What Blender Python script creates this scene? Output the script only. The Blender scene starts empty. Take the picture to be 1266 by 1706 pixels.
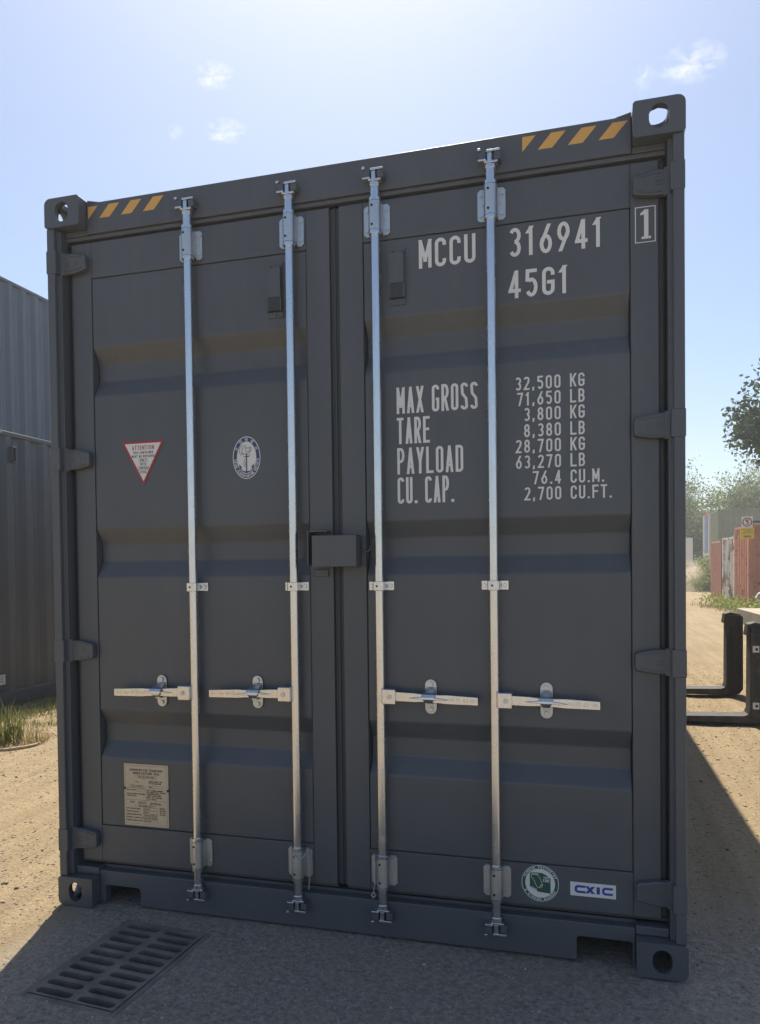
import bpy, bmesh, math, random
import numpy as np
from mathutils import Vector, Matrix
random.seed(7)
RNG = np.random.default_rng(11)
SC = bpy.context.scene
COL = SC.collection

# ------------------------------------------------------------------ camera
CAM = Vector((0.8866, -2.6036, 1.3763))
cam_data = bpy.data.cameras.new('camera')
cam = bpy.data.objects.new('camera', cam_data)
COL.objects.link(cam)
right = Vector((0.9651114, 0.2615644, -0.0120036))
down = Vector((-0.0061548, -0.0231685, -0.9997126))
fwd = Vector((-0.2617674, 0.9649079, -0.0207503))
m = Matrix((right, -down, -fwd)).transposed().to_4x4()
m.translation = CAM
cam.matrix_world = m
cam_data.sensor_fit = 'VERTICAL'
cam_data.sensor_height = 36.0
cam_data.lens = 1240.0 / 1706.0 * 36.0
cam_data.shift_y = 120.46 / 1706.0
cam_data.clip_start = 0.05
cam_data.clip_end = 9000
SC.camera = cam

# ------------------------------------------------------------------ sky, sun, exposure
SUN = Vector((-0.18, 0.60, 1.0)).normalized()
elev = math.asin(SUN.z)
azim = math.atan2(SUN.x, SUN.y)
world = bpy.data.worlds.new('World')
SC.world = world
world.use_nodes = True
wn = world.node_tree.nodes
wl = world.node_tree.links
wn.clear()
sky_tex = wn.new('ShaderNodeTexSky')
sky_tex.sky_type = 'NISHITA'
sky_tex.sun_disc = False
sky_tex.sun_elevation = elev
sky_tex.sun_rotation = azim
sky_tex.altitude = 50
sky_tex.air_density = 1.0
sky_tex.dust_density = 1.2
sky_tex.ozone_density = 1.6
bg = wn.new('ShaderNodeBackground')
bg.inputs['Strength'].default_value = 0.061
wo = wn.new('ShaderNodeOutputWorld')
wl.new(sky_tex.outputs[0], bg.inputs['Color'])
wl.new(bg.outputs[0], wo.inputs['Surface'])
sun_data = bpy.data.lights.new('sun', 'SUN')
sun_data.energy = 3.1
sun_data.angle = math.radians(0.53)
sun_data.color = (1.0, 0.90, 0.74)
sun = bpy.data.objects.new('sun', sun_data)
COL.objects.link(sun)
sun.rotation_euler = (-SUN).to_track_quat('-Z', 'Y').to_euler()
sun.location = SUN * 30
SC.view_settings.view_transform = 'Standard'
SC.view_settings.look = 'None'
SC.view_settings.gamma = 1.0
SC.view_settings.exposure = 1.3
SC.view_settings.use_curve_mapping = False
SC.cycles.max_bounces = 8
SC.cycles.volume_step_rate = 1.0
SC.cycles.volume_bounces = 1

# ------------------------------------------------------------------ helpers
def P(x, z, y):
    """a point measured on the corner-casting plane (y = 0), carried along its sight line to depth y"""
    k = 1 + y / 2.6036
    return (CAM.x + (x - CAM.x) * k, CAM.z + (z - CAM.z) * k)

class MB:
    def __init__(s):
        s.v = []; s.f = []; s.mi = []; s.cur = 0
    def add(s, verts, faces):
        o = len(s.v)
        s.v.extend([tuple(p) for p in verts])
        for f in faces:
            s.f.append(tuple(i + o for i in f)); s.mi.append(s.cur)
        return s
    def box(s, x0, x1, y0, y1, z0, z1):
        if x0 > x1: x0, x1 = x1, x0
        if y0 > y1: y0, y1 = y1, y0
        if z0 > z1: z0, z1 = z1, z0
        v = [(x0,y0,z0),(x1,y0,z0),(x1,y1,z0),(x0,y1,z0),(x0,y0,z1),(x1,y0,z1),(x1,y1,z1),(x0,y1,z1)]
        return s.add(v, [(0,3,2,1),(4,5,6,7),(0,1,5,4),(1,2,6,5),(2,3,7,6),(3,0,4,7)])
    def prism(s, pts, a0, a1, axis='y'):
        """polygon pts extruded along an axis (y: pts are x,z; z: pts are x,y; x: pts are y,z)"""
        def mk(p, a):
            return {'y': (p[0], a, p[1]), 'z': (p[0], p[1], a), 'x': (a, p[0], p[1])}[axis]
        n = len(pts)
        v = [mk(p, a0) for p in pts] + [mk(p, a1) for p in pts]
        area = sum(pts[i][0]*pts[(i+1) % n][1] - pts[(i+1) % n][0]*pts[i][1] for i in range(n))
        ccw = area > 0
        if axis == 'y': ccw = not ccw
        up = a1 > a0
        f = []
        if ccw == up:
            f.append(tuple(reversed(range(n)))); f.append(tuple(range(n, 2*n)))
            for i in range(n):
                j = (i+1) % n; f.append((i, j, n+j, n+i))
        else:
            f.append(tuple(range(n))); f.append(tuple(reversed(range(n, 2*n))))
            for i in range(n):
                j = (i+1) % n; f.append((i, n+i, n+j, j))
        return s.add(v, f)
    def cyl(s, p0, p1, r, n=16, r1=None, caps=True):
        p0 = Vector(p0); p1 = Vector(p1); d = (p1-p0).normalized()
        u = d.orthogonal().normalized(); w = d.cross(u)
        r1 = r if r1 is None else r1
        v = []
        for c, rr in ((p0, r), (p1, r1)):
            for i in range(n):
                a = 2*math.pi*i/n
                v.append(c + (u*math.cos(a) + w*math.sin(a))*rr)
        f = [(i, (i+1) % n, n+(i+1) % n, n+i) for i in range(n)]
        if caps:
            f += [tuple(reversed(range(n))), tuple(range(n, 2*n))]
        return s.add(v, f)
    def tube(s, path, r, n=8, closed=False):
        path = [Vector(p) for p in path]; k = len(path); v = []
        rr = r if hasattr(r, '__len__') else [r]*k
        u = None
        for i, p in enumerate(path):
            a = path[max(i-1, 0)]; b = path[min(i+1, k-1)]
            d = (b-a).normalized()
            if u is None: u = d.orthogonal().normalized()
            u = (u - d*u.dot(d)).normalized(); w = d.cross(u)
            for j in range(n):
                t = 2*math.pi*j/n
                v.append(p + (u*math.cos(t) + w*math.sin(t))*rr[i])
        f = []
        for i in range(k-1):
            for j in range(n):
                f.append((i*n+j, i*n+(j+1) % n, (i+1)*n+(j+1) % n, (i+1)*n+j))
        f += [tuple(reversed(range(n))), tuple(range((k-1)*n, k*n))]
        return s.add(v, f)
    def flat(s, pts, y):
        """flat polygon facing -y (toward the yard), pts (x,z) in any winding"""
        n = len(pts)
        area = sum(pts[i][0]*pts[(i+1) % n][1] - pts[(i+1) % n][0]*pts[i][1] for i in range(n))
        if area < 0: pts = pts[::-1]
        return s.add([(p[0], y, p[1]) for p in pts], [tuple(range(n))])
    def build(s, name, mat, parent=None, smooth=False, bevel=0, seg=2, angle=35):
        me = bpy.data.meshes.new(name)
        me.from_pydata(s.v, [], s.f)
        mats = mat if isinstance(mat, (list, tuple)) else [mat]
        for x in mats: me.materials.append(x)
        if len(mats) > 1: me.polygons.foreach_set('material_index', s.mi)
        if smooth:
            me.polygons.foreach_set('use_smooth', [True]*len(me.polygons))
            if smooth is not True:
                me.set_sharp_from_angle(angle=math.radians(smooth))
        me.update()
        return link(name, me, parent, bevel, seg, angle)

def link(name, me, parent=None, bevel=0, seg=2, angle=35):
    o = bpy.data.objects.new(name, me)
    COL.objects.link(o)
    if parent is not None: o.parent = parent
    if bevel:
        b = o.modifiers.new('edge', 'BEVEL')
        b.width = bevel; b.segments = seg; b.limit_method = 'ANGLE'; b.angle_limit = math.radians(angle)
        b.harden_normals = True
        me.polygons.foreach_set('use_smooth', [True]*len(me.polygons))
    return o

def empty(name, loc=(0, 0, 0), rz=0):
    o = bpy.data.objects.new(name, None)
    COL.objects.link(o); o.location = loc; o.rotation_euler = (0, 0, rz)
    o.empty_display_size = 0.2
    return o

def tag(o, label=None, cat=None, group=None, kind=None):
    if label: o['label'] = label
    if cat: o['category'] = cat
    if group: o['group'] = group
    if kind: o['kind'] = kind
    return o

def np_mesh(name, verts, faces, mat, parent=None, smooth=False, mi=None):
    """verts (n,3), faces (m,k) numpy"""
    me = bpy.data.meshes.new(name)
    n, k = faces.shape
    me.vertices.add(len(verts)); me.vertices.foreach_set('co', np.asarray(verts, np.float32).ravel())
    me.loops.add(n*k); me.loops.foreach_set('vertex_index', faces.astype(np.int32).ravel())
    me.polygons.add(n)
    me.polygons.foreach_set('loop_start', np.arange(0, n*k, k, dtype=np.int32))
    mats = mat if isinstance(mat, (list, tuple)) else [mat]
    for x in mats: me.materials.append(x)
    if mi is not None: me.polygons.foreach_set('material_index', mi.astype(np.int32))
    me.update(calc_edges=True)
    if smooth: me.polygons.foreach_set('use_smooth', np.ones(n, bool))
    o = bpy.data.objects.new(name, me); COL.objects.link(o)
    if parent is not None: o.parent = parent
    return o

# ------------------------------------------------------------------ materials
def mat(name, color, rough=0.6, metal=0.0, spec=0.5):
    mt = bpy.data.materials.new(name); mt.use_nodes = True
    b = mt.node_tree.nodes['Principled BSDF']
    b.inputs['Base Color'].default_value = (*color, 1)
    b.inputs['Roughness'].default_value = rough
    b.inputs['Metallic'].default_value = metal
    b.inputs['Specular IOR Level'].default_value = spec
    return mt
def N(mt, t, **kw):
    n = mt.node_tree.nodes.new(t)
    for k, v in kw.items():
        if k in n.inputs: n.inputs[k].default_value = v
        else: setattr(n, k, v)
    return n
def L(mt, a, b): mt.node_tree.links.new(a, b)
def bsdf(mt): return mt.node_tree.nodes['Principled BSDF']
def coords(mt, scale=(1, 1, 1), kind='Object'):
    tc = N(mt, 'ShaderNodeTexCoord'); mp = N(mt, 'ShaderNodeMapping')
    mp.inputs['Scale'].default_value = scale
    L(mt, tc.outputs[kind], mp.inputs['Vector'])
    return mp.outputs[0]
def noise(mt, vec, scale, detail=5, rough=0.55):
    n = N(mt, 'ShaderNodeTexNoise', Scale=scale, Detail=detail, Roughness=rough)
    L(mt, vec, n.inputs['Vector']); return n.outputs['Fac']
def ramp(mt, fac, stops):
    r = N(mt, 'ShaderNodeValToRGB')
    while len(r.color_ramp.elements) < len(stops): r.color_ramp.elements.new(0.5)
    for e, (p, c) in zip(r.color_ramp.elements, stops):
        e.position = p; e.color = (*c, 1) if len(c) == 3 else c
    L(mt, fac, r.inputs[0]); return r.outputs[0]
def mix(mt, fac, a, b, blend='MIX'):
    n = N(mt, 'ShaderNodeMix', data_type='RGBA', blend_type=blend)
    for i, s in ((0, fac), (6, a), (7, b)):
        if isinstance(s, (int, float)): n.inputs[i].default_value = s
        elif isinstance(s, tuple): n.inputs[i].default_value = (*s, 1)
        else: L(mt, s, n.inputs[i])
    return n.outputs[2]
def bump(mt, h, strength, dist=0.01, prev=None):
    n = N(mt, 'ShaderNodeBump', Strength=strength, Distance=dist)
    L(mt, h, n.inputs['Height'])
    if prev is not None: L(mt, prev, n.inputs['Normal'])
    return n.outputs[0]
G = lambda v: (v, v, v)

def paint(name, base, dust=(0.20, 0.17, 0.13), rough=0.42, dustamt=0.14, wear=0.0, wearcol=(0.16, 0.055, 0.03), wscale=3.0, streak=True):
    mt = mat(name, base, rough)
    b = bsdf(mt); v = coords(mt)
    n1 = noise(mt, v, 1.3, 6, 0.6)
    c = mix(mt, ramp(mt, n1, [(0.3, G(0)), (0.75, G(1))]), tuple(x*0.9 for x in base), tuple(x*1.12 for x in base))
    vs = coords(mt, (9, 9, 0.55))
    n2 = noise(mt, vs, 1.6, 5, 0.65)
    n3 = noise(mt, v, 26, 4, 0.7)
    d = mix(mt, 1.0, ramp(mt, n2, [(0.45, G(0)), (0.85, G(1))]), ramp(mt, n3, [(0.3, G(0.4)), (0.75, G(1))]), 'MULTIPLY')
    dm = N(mt, 'ShaderNodeMath', operation='MULTIPLY'); L(mt, d, dm.inputs[0]); dm.inputs[1].default_value = dustamt
    c = mix(mt, dm.outputs[0], c, dust)
    ns = noise(mt, coords(mt, (3, 3, 60)), 2.2, 3, 0.5)
    nm = noise(mt, v, 2.1, 4, 0.6)
    sc_ = mix(mt, 1.0, ramp(mt, ns, [(0.72, G(0)), (0.76, G(1))]), ramp(mt, nm, [(0.60, G(0)), (0.68, G(0.55))]), 'MULTIPLY')
    c = mix(mt, sc_, c, tuple(min(1, x*2.1+.02) for x in base))
    if wear > 0:
        nw = noise(mt, v, wscale, 8, 0.68)
        w = ramp(mt, nw, [(0.62 - wear*0.25, G(0)), (0.70 - wear*0.2, G(1))])
        c = mix(mt, w, c, wearcol)
    L(mt, c, b.inputs['Base Color'])
    rr = ramp(mt, n3, [(0.25, G(rough-0.06)), (0.8, G(rough+0.12))])
    L(mt, rr, b.inputs['Roughness'])
    nb = noise(mt, v, 240, 2, 0.5)
    n5 = noise(mt, v, 3.2, 2, 0.4)
    L(mt, bump(mt, nb, 0.10, 0.0012, bump(mt, n5, 0.22, 0.016)), b.inputs['Normal'])
    return mt

M = {}
M['paint'] = paint('container_paint', (0.090, 0.097, 0.106), rough=0.36, dustamt=0.20)
M['paint2'] = paint('slate_paint', (0.075, 0.084, 0.098), rough=0.36)
M['paint3'] = paint('blue_grey_paint', (0.11, 0.13, 0.16), rough=0.36)
M['rust'] = paint('rust_red_paint', (0.46, 0.20, 0.115), rough=0.75, dustamt=0.3, wear=0.28, wearcol=(0.12, 0.045, 0.025))
M['rust2'] = paint('brown_red_paint', (0.40, 0.19, 0.135), rough=0.75, dustamt=0.3, wear=0.12, wearcol=(0.13, 0.05, 0.03))
M['whitecont'] = paint('weathered_white_paint', (0.50, 0.49, 0.45), rough=0.7, dustamt=0.35, wear=0.55, wearcol=(0.15, 0.075, 0.045), wscale=1.6)
M['green'] = paint('green_paint', (0.20, 0.235, 0.15), rough=0.7, dustamt=0.25, wear=0.1)
M['blue'] = paint('blue_paint', (0.10, 0.15, 0.32), rough=0.6)
M['cream'] = paint('cream_paint', (0.52, 0.50, 0.43), rough=0.7, dustamt=0.3, wear=0.15)
M['orange'] = mat('orange_paint', (0.55, 0.13, 0.05), 0.6)
M['fork'] = paint('worn_fork_steel', (0.022, 0.022, 0.022), dust=(0.30, 0.25, 0.18), rough=0.55, dustamt=0.45, wear=0.30, wearcol=(0.10, 0.06, 0.04), wscale=7.0)
M['black'] = mat('black_steel', (0.018, 0.018, 0.019), 0.5)
M['rubber'] = mat('black_rubber', (0.012, 0.012, 0.013), 0.65)
M['seal'] = mat('grey_door_seal', (0.055, 0.058, 0.062), 0.6)
M['dark'] = mat('hole_shade', (0.006, 0.006, 0.006), 0.9)  # near-black painted for the shade inside holes and the drain pit
M['white'] = mat('white_vinyl', (0.74, 0.73, 0.70), 0.5)
M['sheet'] = mat('white_sheet_steel', (0.62, 0.62, 0.60), 0.45)
M['letter'] = mat('white_letter_vinyl', (0.74, 0.735, 0.71), 0.55)
M['red'] = mat('red_vinyl', (0.42, 0.035, 0.035), 0.5)
M['navy'] = mat('navy_vinyl', (0.035, 0.065, 0.16), 0.5)
M['cxblue'] = mat('royal_blue_vinyl', (0.035, 0.06, 0.33), 0.5)
M['dkgreen'] = mat('green_vinyl', (0.028, 0.10, 0.06), 0.5)
M['ink'] = mat('black_ink', (0.03, 0.028, 0.026), 0.6)
M['inkred'] = mat('red_ink', (0.40, 0.05, 0.05), 0.6)
M['yellow'] = mat('yellow_vinyl', (0.72, 0.40, 0.10), 0.55)
M['plate'] = mat('plate_metal', (0.56, 0.49, 0.36), 0.45, 0.25)
M['signyel'] = mat('sign_yellow', (0.70, 0.52, 0.03), 0.5)
M['signred'] = mat('sign_red', (0.40, 0.03, 0.025), 0.5)

def zinc(name, base=(0.74, 0.75, 0.76), r0=0.20, r1=0.34):
    mt = mat(name, base, 0.3, 1.0); b = bsdf(mt); v = coords(mt)
    n = noise(mt, v, 14, 4, 0.6)
    L(mt, ramp(mt, n, [(0.3, G(r0)), (0.8, G(r1))]), b.inputs['Roughness'])
    n2 = noise(mt, coords(mt, (40, 40, 3)), 1.5, 5, 0.7)
    c = mix(mt, ramp(mt, n2, [(0.42, G(0)), (0.72, G(1))]), base, tuple(x*0.9 for x in base))
    n3 = noise(mt, v, 75, 3, 0.6)
    c = mix(mt, ramp(mt, n3, [(0.74, G(0)), (0.80, G(0.5))]), c, (0.22, 0.17, 0.12))
    L(mt, c, b.inputs['Base Color'])
    L(mt, bump(mt, noise(mt, v, 160, 3, 0.6), 0.02, 0.001), b.inputs['Normal'])
    return mt
M['zinc'] = zinc('zinc_plated_steel')
M['zincdull'] = zinc('dull_cast_zinc', (0.62, 0.63, 0.63), 0.34, 0.55)
mt = M['plate']; L(mt, mix(mt, ramp(mt, noise(mt, coords(mt), 40, 5), [(0.35, G(0)), (0.8, G(0.5))]), (0.56, 0.49, 0.36), (0.42, 0.36, 0.26)), bsdf(mt).inputs['Base Color'])
mt = M['letter']; L(mt, mix(mt, ramp(mt, noise(mt, coords(mt), 22, 6, 0.7), [(0.5, G(0)), (0.85, G(0.5))]), (0.74, 0.735, 0.71), (0.56, 0.55, 0.52)), bsdf(mt).inputs['Base Color'])

# ground: dusty sand over old asphalt
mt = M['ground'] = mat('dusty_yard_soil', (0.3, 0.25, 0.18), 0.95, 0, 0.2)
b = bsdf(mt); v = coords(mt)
n_big = noise(mt, v, 0.55, 6, 0.6)
n_mid = noise(mt, v, 4.5, 7, 0.65)
n_fine = noise(mt, v, 48, 6, 0.75)
n_grit = noise(mt, v, 210, 3, 0.6)
n_rut = noise(mt, coords(mt, (5.0, 0.22, 1)), 1.6, 5, 0.6)
sand = mix(mt, ramp(mt, n_big, [(0.3, G(0)), (0.7, G(1))]), (0.36, 0.278, 0.168), (0.41, 0.322, 0.200))
sand = mix(mt, ramp(mt, n_rut, [(0.42, G(0)), (0.62, G(0.8))]), sand, (0.285, 0.218, 0.134))
sand = mix(mt, ramp(mt, n_mid, [(0.45, G(0)), (0.75, G(0.55))]), sand, (0.30, 0.236, 0.148))
sand = mix(mt, ramp(mt, n_fine, [(0.48, G(0)), (0.66, G(0.8))]), sand, (0.165, 0.135, 0.098))
sand = mix(mt, ramp(mt, n_grit, [(0.60, G(0)), (0.72, G(0.7))]), sand, (0.43, 0.37, 0.275))
shade_asph = mix(mt, ramp(mt, n_fine, [(0.38, G(0)), (0.68, G(1))]), (0.20, 0.174, 0.145), (0.46, 0.405, 0.335))
shade_asph = mix(mt, ramp(mt, n_grit, [(0.62, G(0)), (0.72, G(0.8))]), shade_asph, (0.60, 0.53, 0.43))
shade_asph = mix(mt, ramp(mt, n_mid, [(0.42, G(0)), (0.72, G(0.5))]), shade_asph, (0.37, 0.310, 0.230))
# asphalt patch fitted to the container's shade; shaded tone put into its colour
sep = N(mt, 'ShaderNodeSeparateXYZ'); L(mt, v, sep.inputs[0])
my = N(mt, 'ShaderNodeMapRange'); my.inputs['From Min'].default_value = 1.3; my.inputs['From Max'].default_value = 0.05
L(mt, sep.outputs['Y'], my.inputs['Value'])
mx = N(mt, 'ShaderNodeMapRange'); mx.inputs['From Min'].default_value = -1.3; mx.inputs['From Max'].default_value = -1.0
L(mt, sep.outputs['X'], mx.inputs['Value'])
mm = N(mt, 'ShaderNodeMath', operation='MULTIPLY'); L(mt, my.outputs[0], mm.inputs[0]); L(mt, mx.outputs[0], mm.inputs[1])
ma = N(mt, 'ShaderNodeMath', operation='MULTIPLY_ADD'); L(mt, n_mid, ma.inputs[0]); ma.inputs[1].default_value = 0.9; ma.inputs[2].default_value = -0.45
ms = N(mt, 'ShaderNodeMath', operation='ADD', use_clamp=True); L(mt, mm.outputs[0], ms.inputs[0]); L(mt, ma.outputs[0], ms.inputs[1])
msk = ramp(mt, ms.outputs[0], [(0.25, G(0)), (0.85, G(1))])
L(mt, mix(mt, msk, sand, shade_asph), b.inputs['Base Color'])
vor = N(mt, 'ShaderNodeTexVoronoi', Scale=95.0); L(mt, v, vor.inputs['Vector'])
bn = bump(mt, n_mid, 0.5, 0.03)
bn = bump(mt, n_fine, 0.9, 0.014, bn)
bn = bump(mt, vor.outputs['Distance'], 0.5, 0.006, bn)
L(mt, bump(mt, n_grit, 0.5, 0.003, bn), b.inputs['Normal'])

mt = M['stone'] = mat('grit_stone', (0.26, 0.23, 0.19), 0.9)
g = N(mt, 'ShaderNodeNewGeometry')
L(mt, ramp(mt, g.outputs['Random Per Island'], [(0, (0.15, 0.125, 0.095)), (0.5, (0.28, 0.23, 0.165)), (1, (0.48, 0.42, 0.33))]), bsdf(mt).inputs['Base Color'])
mt = M['iron'] = mat('cast_iron', (0.10, 0.095, 0.088), 0.7, 0.0)
vv = coords(mt)
L(mt, mix(mt, ramp(mt, noise(mt, vv, 9, 6), [(0.35, G(0)), (0.7, G(1))]), (0.11, 0.10, 0.088), (0.24, 0.21, 0.175)), bsdf(mt).inputs['Base Color'])
L(mt, bump(mt, noise(mt, vv, 120, 3), 0.4, 0.002), bsdf(mt).inputs['Normal'])

def leafmat(name, stops, trans=0.35):
    mt = mat(name, stops[0], 0.55)
    g = N(mt, 'ShaderNodeNewGeometry')
    n = len(stops)
    c = ramp(mt, g.outputs['Random Per Island'], [(i/(n-1), s) for i, s in enumerate(stops)])
    b = bsdf(mt); L(mt, c, b.inputs['Base Color'])
    tr = N(mt, 'ShaderNodeBsdfTranslucent'); L(mt, c, tr.inputs['Color'])
    ad = N(mt, 'ShaderNodeMixShader'); ad.inputs[0].default_value = trans
    out = [x for x in mt.node_tree.nodes if x.type == 'OUTPUT_MATERIAL'][0]
    L(mt, b.outputs[0], ad.inputs[1]); L(mt, tr.outputs[0], ad.inputs[2]); L(mt, ad.outputs[0], out.inputs['Surface'])
    return mt
M['birchleaf'] = leafmat('birch_leaf', [(0.10, 0.15, 0.045), (0.165, 0.215, 0.07), (0.26, 0.29, 0.11)], 0.6)
M['mapleleaf'] = leafmat('maple_leaf', [(0.022, 0.052, 0.022), (0.04, 0.085, 0.03), (0.07, 0.12, 0.04)], 0.25)
M['grass'] = leafmat('grass_blade', [(0.10, 0.15, 0.03), (0.17, 0.20, 0.05), (0.33, 0.27, 0.11)], 0.35)
M['drygrass'] = leafmat('dry_grass_blade', [(0.20, 0.19, 0.06), (0.36, 0.28, 0.13), (0.45, 0.36, 0.20)], 0.3)
M['weed'] = leafmat('weed_leaf', [(0.12, 0.19, 0.03), (0.22, 0.28, 0.05), (0.32, 0.32, 0.08)], 0.4)
M['bark'] = mat('bark', (0.16, 0.13, 0.10), 0.9)
M['birchbark'] = mat('birch_bark', (0.42, 0.40, 0.36), 0.85)
M['wood'] = mat('dry_wood', (0.45, 0.36, 0.25), 0.85)
M['tyre'] = mat('tyre_rubber', (0.03, 0.03, 0.03), 0.8)

# ------------------------------------------------------------------ stroke lettering
def arc(cx, cy, rx, ry, a0, a1, n=9):
    return [(cx + rx*math.cos(math.radians(a0+(a1-a0)*i/(n-1))), cy + ry*math.sin(math.radians(a0+(a1-a0)*i/(n-1)))) for i in range(n)]
D = 'd'   # marks a diagonal limb cut level at both ends
def glyph(c, w, h):
    """centre lines of a condensed letter in a w x h box; a closed line repeats its first point"""
    r = w/2; q = h*0.5; m_ = h*0.52
    if c in 'O0': return [arc(r, h-r, r, r, 0, 180)+arc(r, r, r, r, 180, 360)+[(w, h-r)]]
    if c == 'C': return [[(w, h-r*1.5)]+arc(r, h-r, r, r, 0, 180)+arc(r, r, r, r, 180, 360)+[(w, r*1.5)]]
    if c == 'G': return [[(w, h-r*1.5)]+arc(r, h-r, r, r, 0, 180)+arc(r, r, r, r, 180, 360)+[(w, h*.46)], [(w*.999, h*.46), (w*.55, h*.46)]]
    if c == 'U': return [[(0, h)]+arc(r, r, r, r, 180, 360)+[(w, h)]]
    if c == 'J': return [[(w, h)]+arc(r, r, r, r, 0, -180)]
    if c == 'M': return [[(0, 0), (0, h)], [(w, 0), (w, h)], (D, (0, h), (r, h*.25)), (D, (w, h), (r, h*.25))]
    if c == 'W': return [(D, (0, h), (w*.25, 0)), (D, (w*.25, 0), (r, h)), (D, (r, h), (w*.75, 0)), (D, (w*.75, 0), (w, h))]
    if c == 'N': return [[(0, 0), (0, h)], [(w, 0), (w, h)], (D, (0, h), (w, 0))]
    if c == 'H': return [[(0, 0), (0, h)], [(w, 0), (w, h)], [(0.001*w, q), (w*.999, q)]]
    if c == 'A': return [(D, (0, 0), (r, h)), (D, (w, 0), (r, h)), [(w*.2, h*.25), (w*.8, h*.25)]]
    if c == 'V': return [(D, (0, h), (r, 0)), (D, (w, h), (r, 0))]
    if c == 'X': return [(D, (0, 0), (w, h)), (D, (0, h), (w, 0))]
    if c == 'Y': return [(D, (0, h), (r, q*.9)), (D, (w, h), (r, q*.9)), [(r, q), (r, 0)]]
    if c == 'K': return [[(0, 0), (0, h)], (D, (w, h), (w*.12, h*.42)), (D, (w*.38, h*.60), (w, 0))]
    if c == 'L': return [[(0, h), (0, 0), (w, 0)]]
    if c == 'T': return [[(0, h), (w, h)], [(r, h), (r, 0)]]
    if c == 'I': return [[(r, h), (r, 0)]]
    if c == 'E': return [[(w, h), (0, h), (0, 0), (w, 0)], [(0.01*w, m_), (w*.85, m_)]]
    if c == 'F': return [[(w, h), (0, h), (0, 0)], [(0.01*w, m_), (w*.85, m_)]]
    if c == 'Z': return [[(0, h), (w, h)], [(0, 0), (w, 0)], (D, (0, 0), (w, h))]
    if c == 'D': return [[(w-r, 0), (0, 0), (0, h), (w-r, h)]+arc(w-r, h-r, r, r, 90, 0, 6)+arc(w-r, r, r, r, 0, -90, 6)]
    if c == 'P': return [[(0, 0), (0, h)], [(0.01*w, h), (w*.5, h)]+arc(w*.5, h*.74, w*.5, h*.26, 90, -90)+[(0.01*w, h*.48)]]
    if c == 'R': return [[(0, 0), (0, h)], [(0.01*w, h), (w*.5, h)]+arc(w*.5, h*.75, w*.5, h*.25, 90, -90)+[(0.01*w, h*.5)], (D, (w*.45, h*.5), (w, 0))]
    if c == 'B': return [[(0, 0), (0, h)], [(0.01*w, h), (w*.5, h)]+arc(w*.5, h*.76, w*.45, h*.24, 90, -90)+[(0.01*w, h*.52)], [(w*.5, h*.52)]+arc(w*.5, h*.26, w*.5, h*.26, 90, -90)+[(0.01*w, 0)]]
    if c == 'S': return [[(w, h-r*1.2)]+arc(r, h-r, r, r, 10, 190, 8)+[(w*.12, h*.60), (w*.88, h*.40)]+arc(r, r, r, r, -10, -170, 8)+[(0, r*1.2)]]
    if c == '1': return [[(r*1.2, h), (r*1.2, 0)], (D, (r*1.2, h), (r*.25, h*.86))]
    if c == '2': return [arc(r, h-r, r, r, 170, -20, 9)+[(w*.80, h*.52)], (D, (w*.86, h*.56), (0, 0)), [(0, 0), (w, 0)]]
    if c == '3': return [arc(r, h-h*.24, r, h*.24, 150, -90, 10), arc(r, h*.26, r, h*.26, 90, -150, 10)]
    if c == '4': return [[(w, h*.24), (0.001*w, h*.24)], (D, (w*.66, h), (0, h*.24)), [(w*.72, h), (w*.72, 0)]]
    if c == '5': return [[(w*.92, h), (w*.06, h), (w*.02, h*.56)], arc(r, h*.32, r, h*.32, 128, -150, 12)]
    if c == '6': return [(D, (w*.80, h), (w*.06, h*.38)), arc(r, h*.30, r, h*.30, 0, 360, 17)]
    if c == '9': return [(D, (w*.20, 0), (w*.94, h*.62)), arc(r, h*.70, r, h*.30, 0, 360, 17)]
    if c == '7': return [[(0, h), (w, h)], (D, (w, h), (w*.35, 0))]
    if c == '8': return [arc(r, h*.75, r*.88, h*.25, 0, 360, 13), arc(r, h*.26, r, h*.26, 0, 360, 13)]
    if c == '.': return [[(r*.5, 0), (r*.5, h*.05)]]
    if c == ',': return [(D, (r*.7, h*.09), (r*.3, -h*.09))]
    if c == "'": return [[(r*.5, h), (r*.5, h*.8)]]
    if c == '-': return [[(0, q), (w, q)]]
    return []
def shift(ln, dx, dy):
    if ln[0] == D: return (D, (ln[1][0]+dx, ln[1][1]+dy), (ln[2][0]+dx, ln[2][1]+dy))
    return [(p[0]+dx, p[1]+dy) for p in ln]
def adv(c):
    return {'1': .70, 'I': .55, '.': .45, ',': .45, ' ': .55, 'M': 1.15, 'W': 1.2, "'": .4}.get(c, 1.0)
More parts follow.
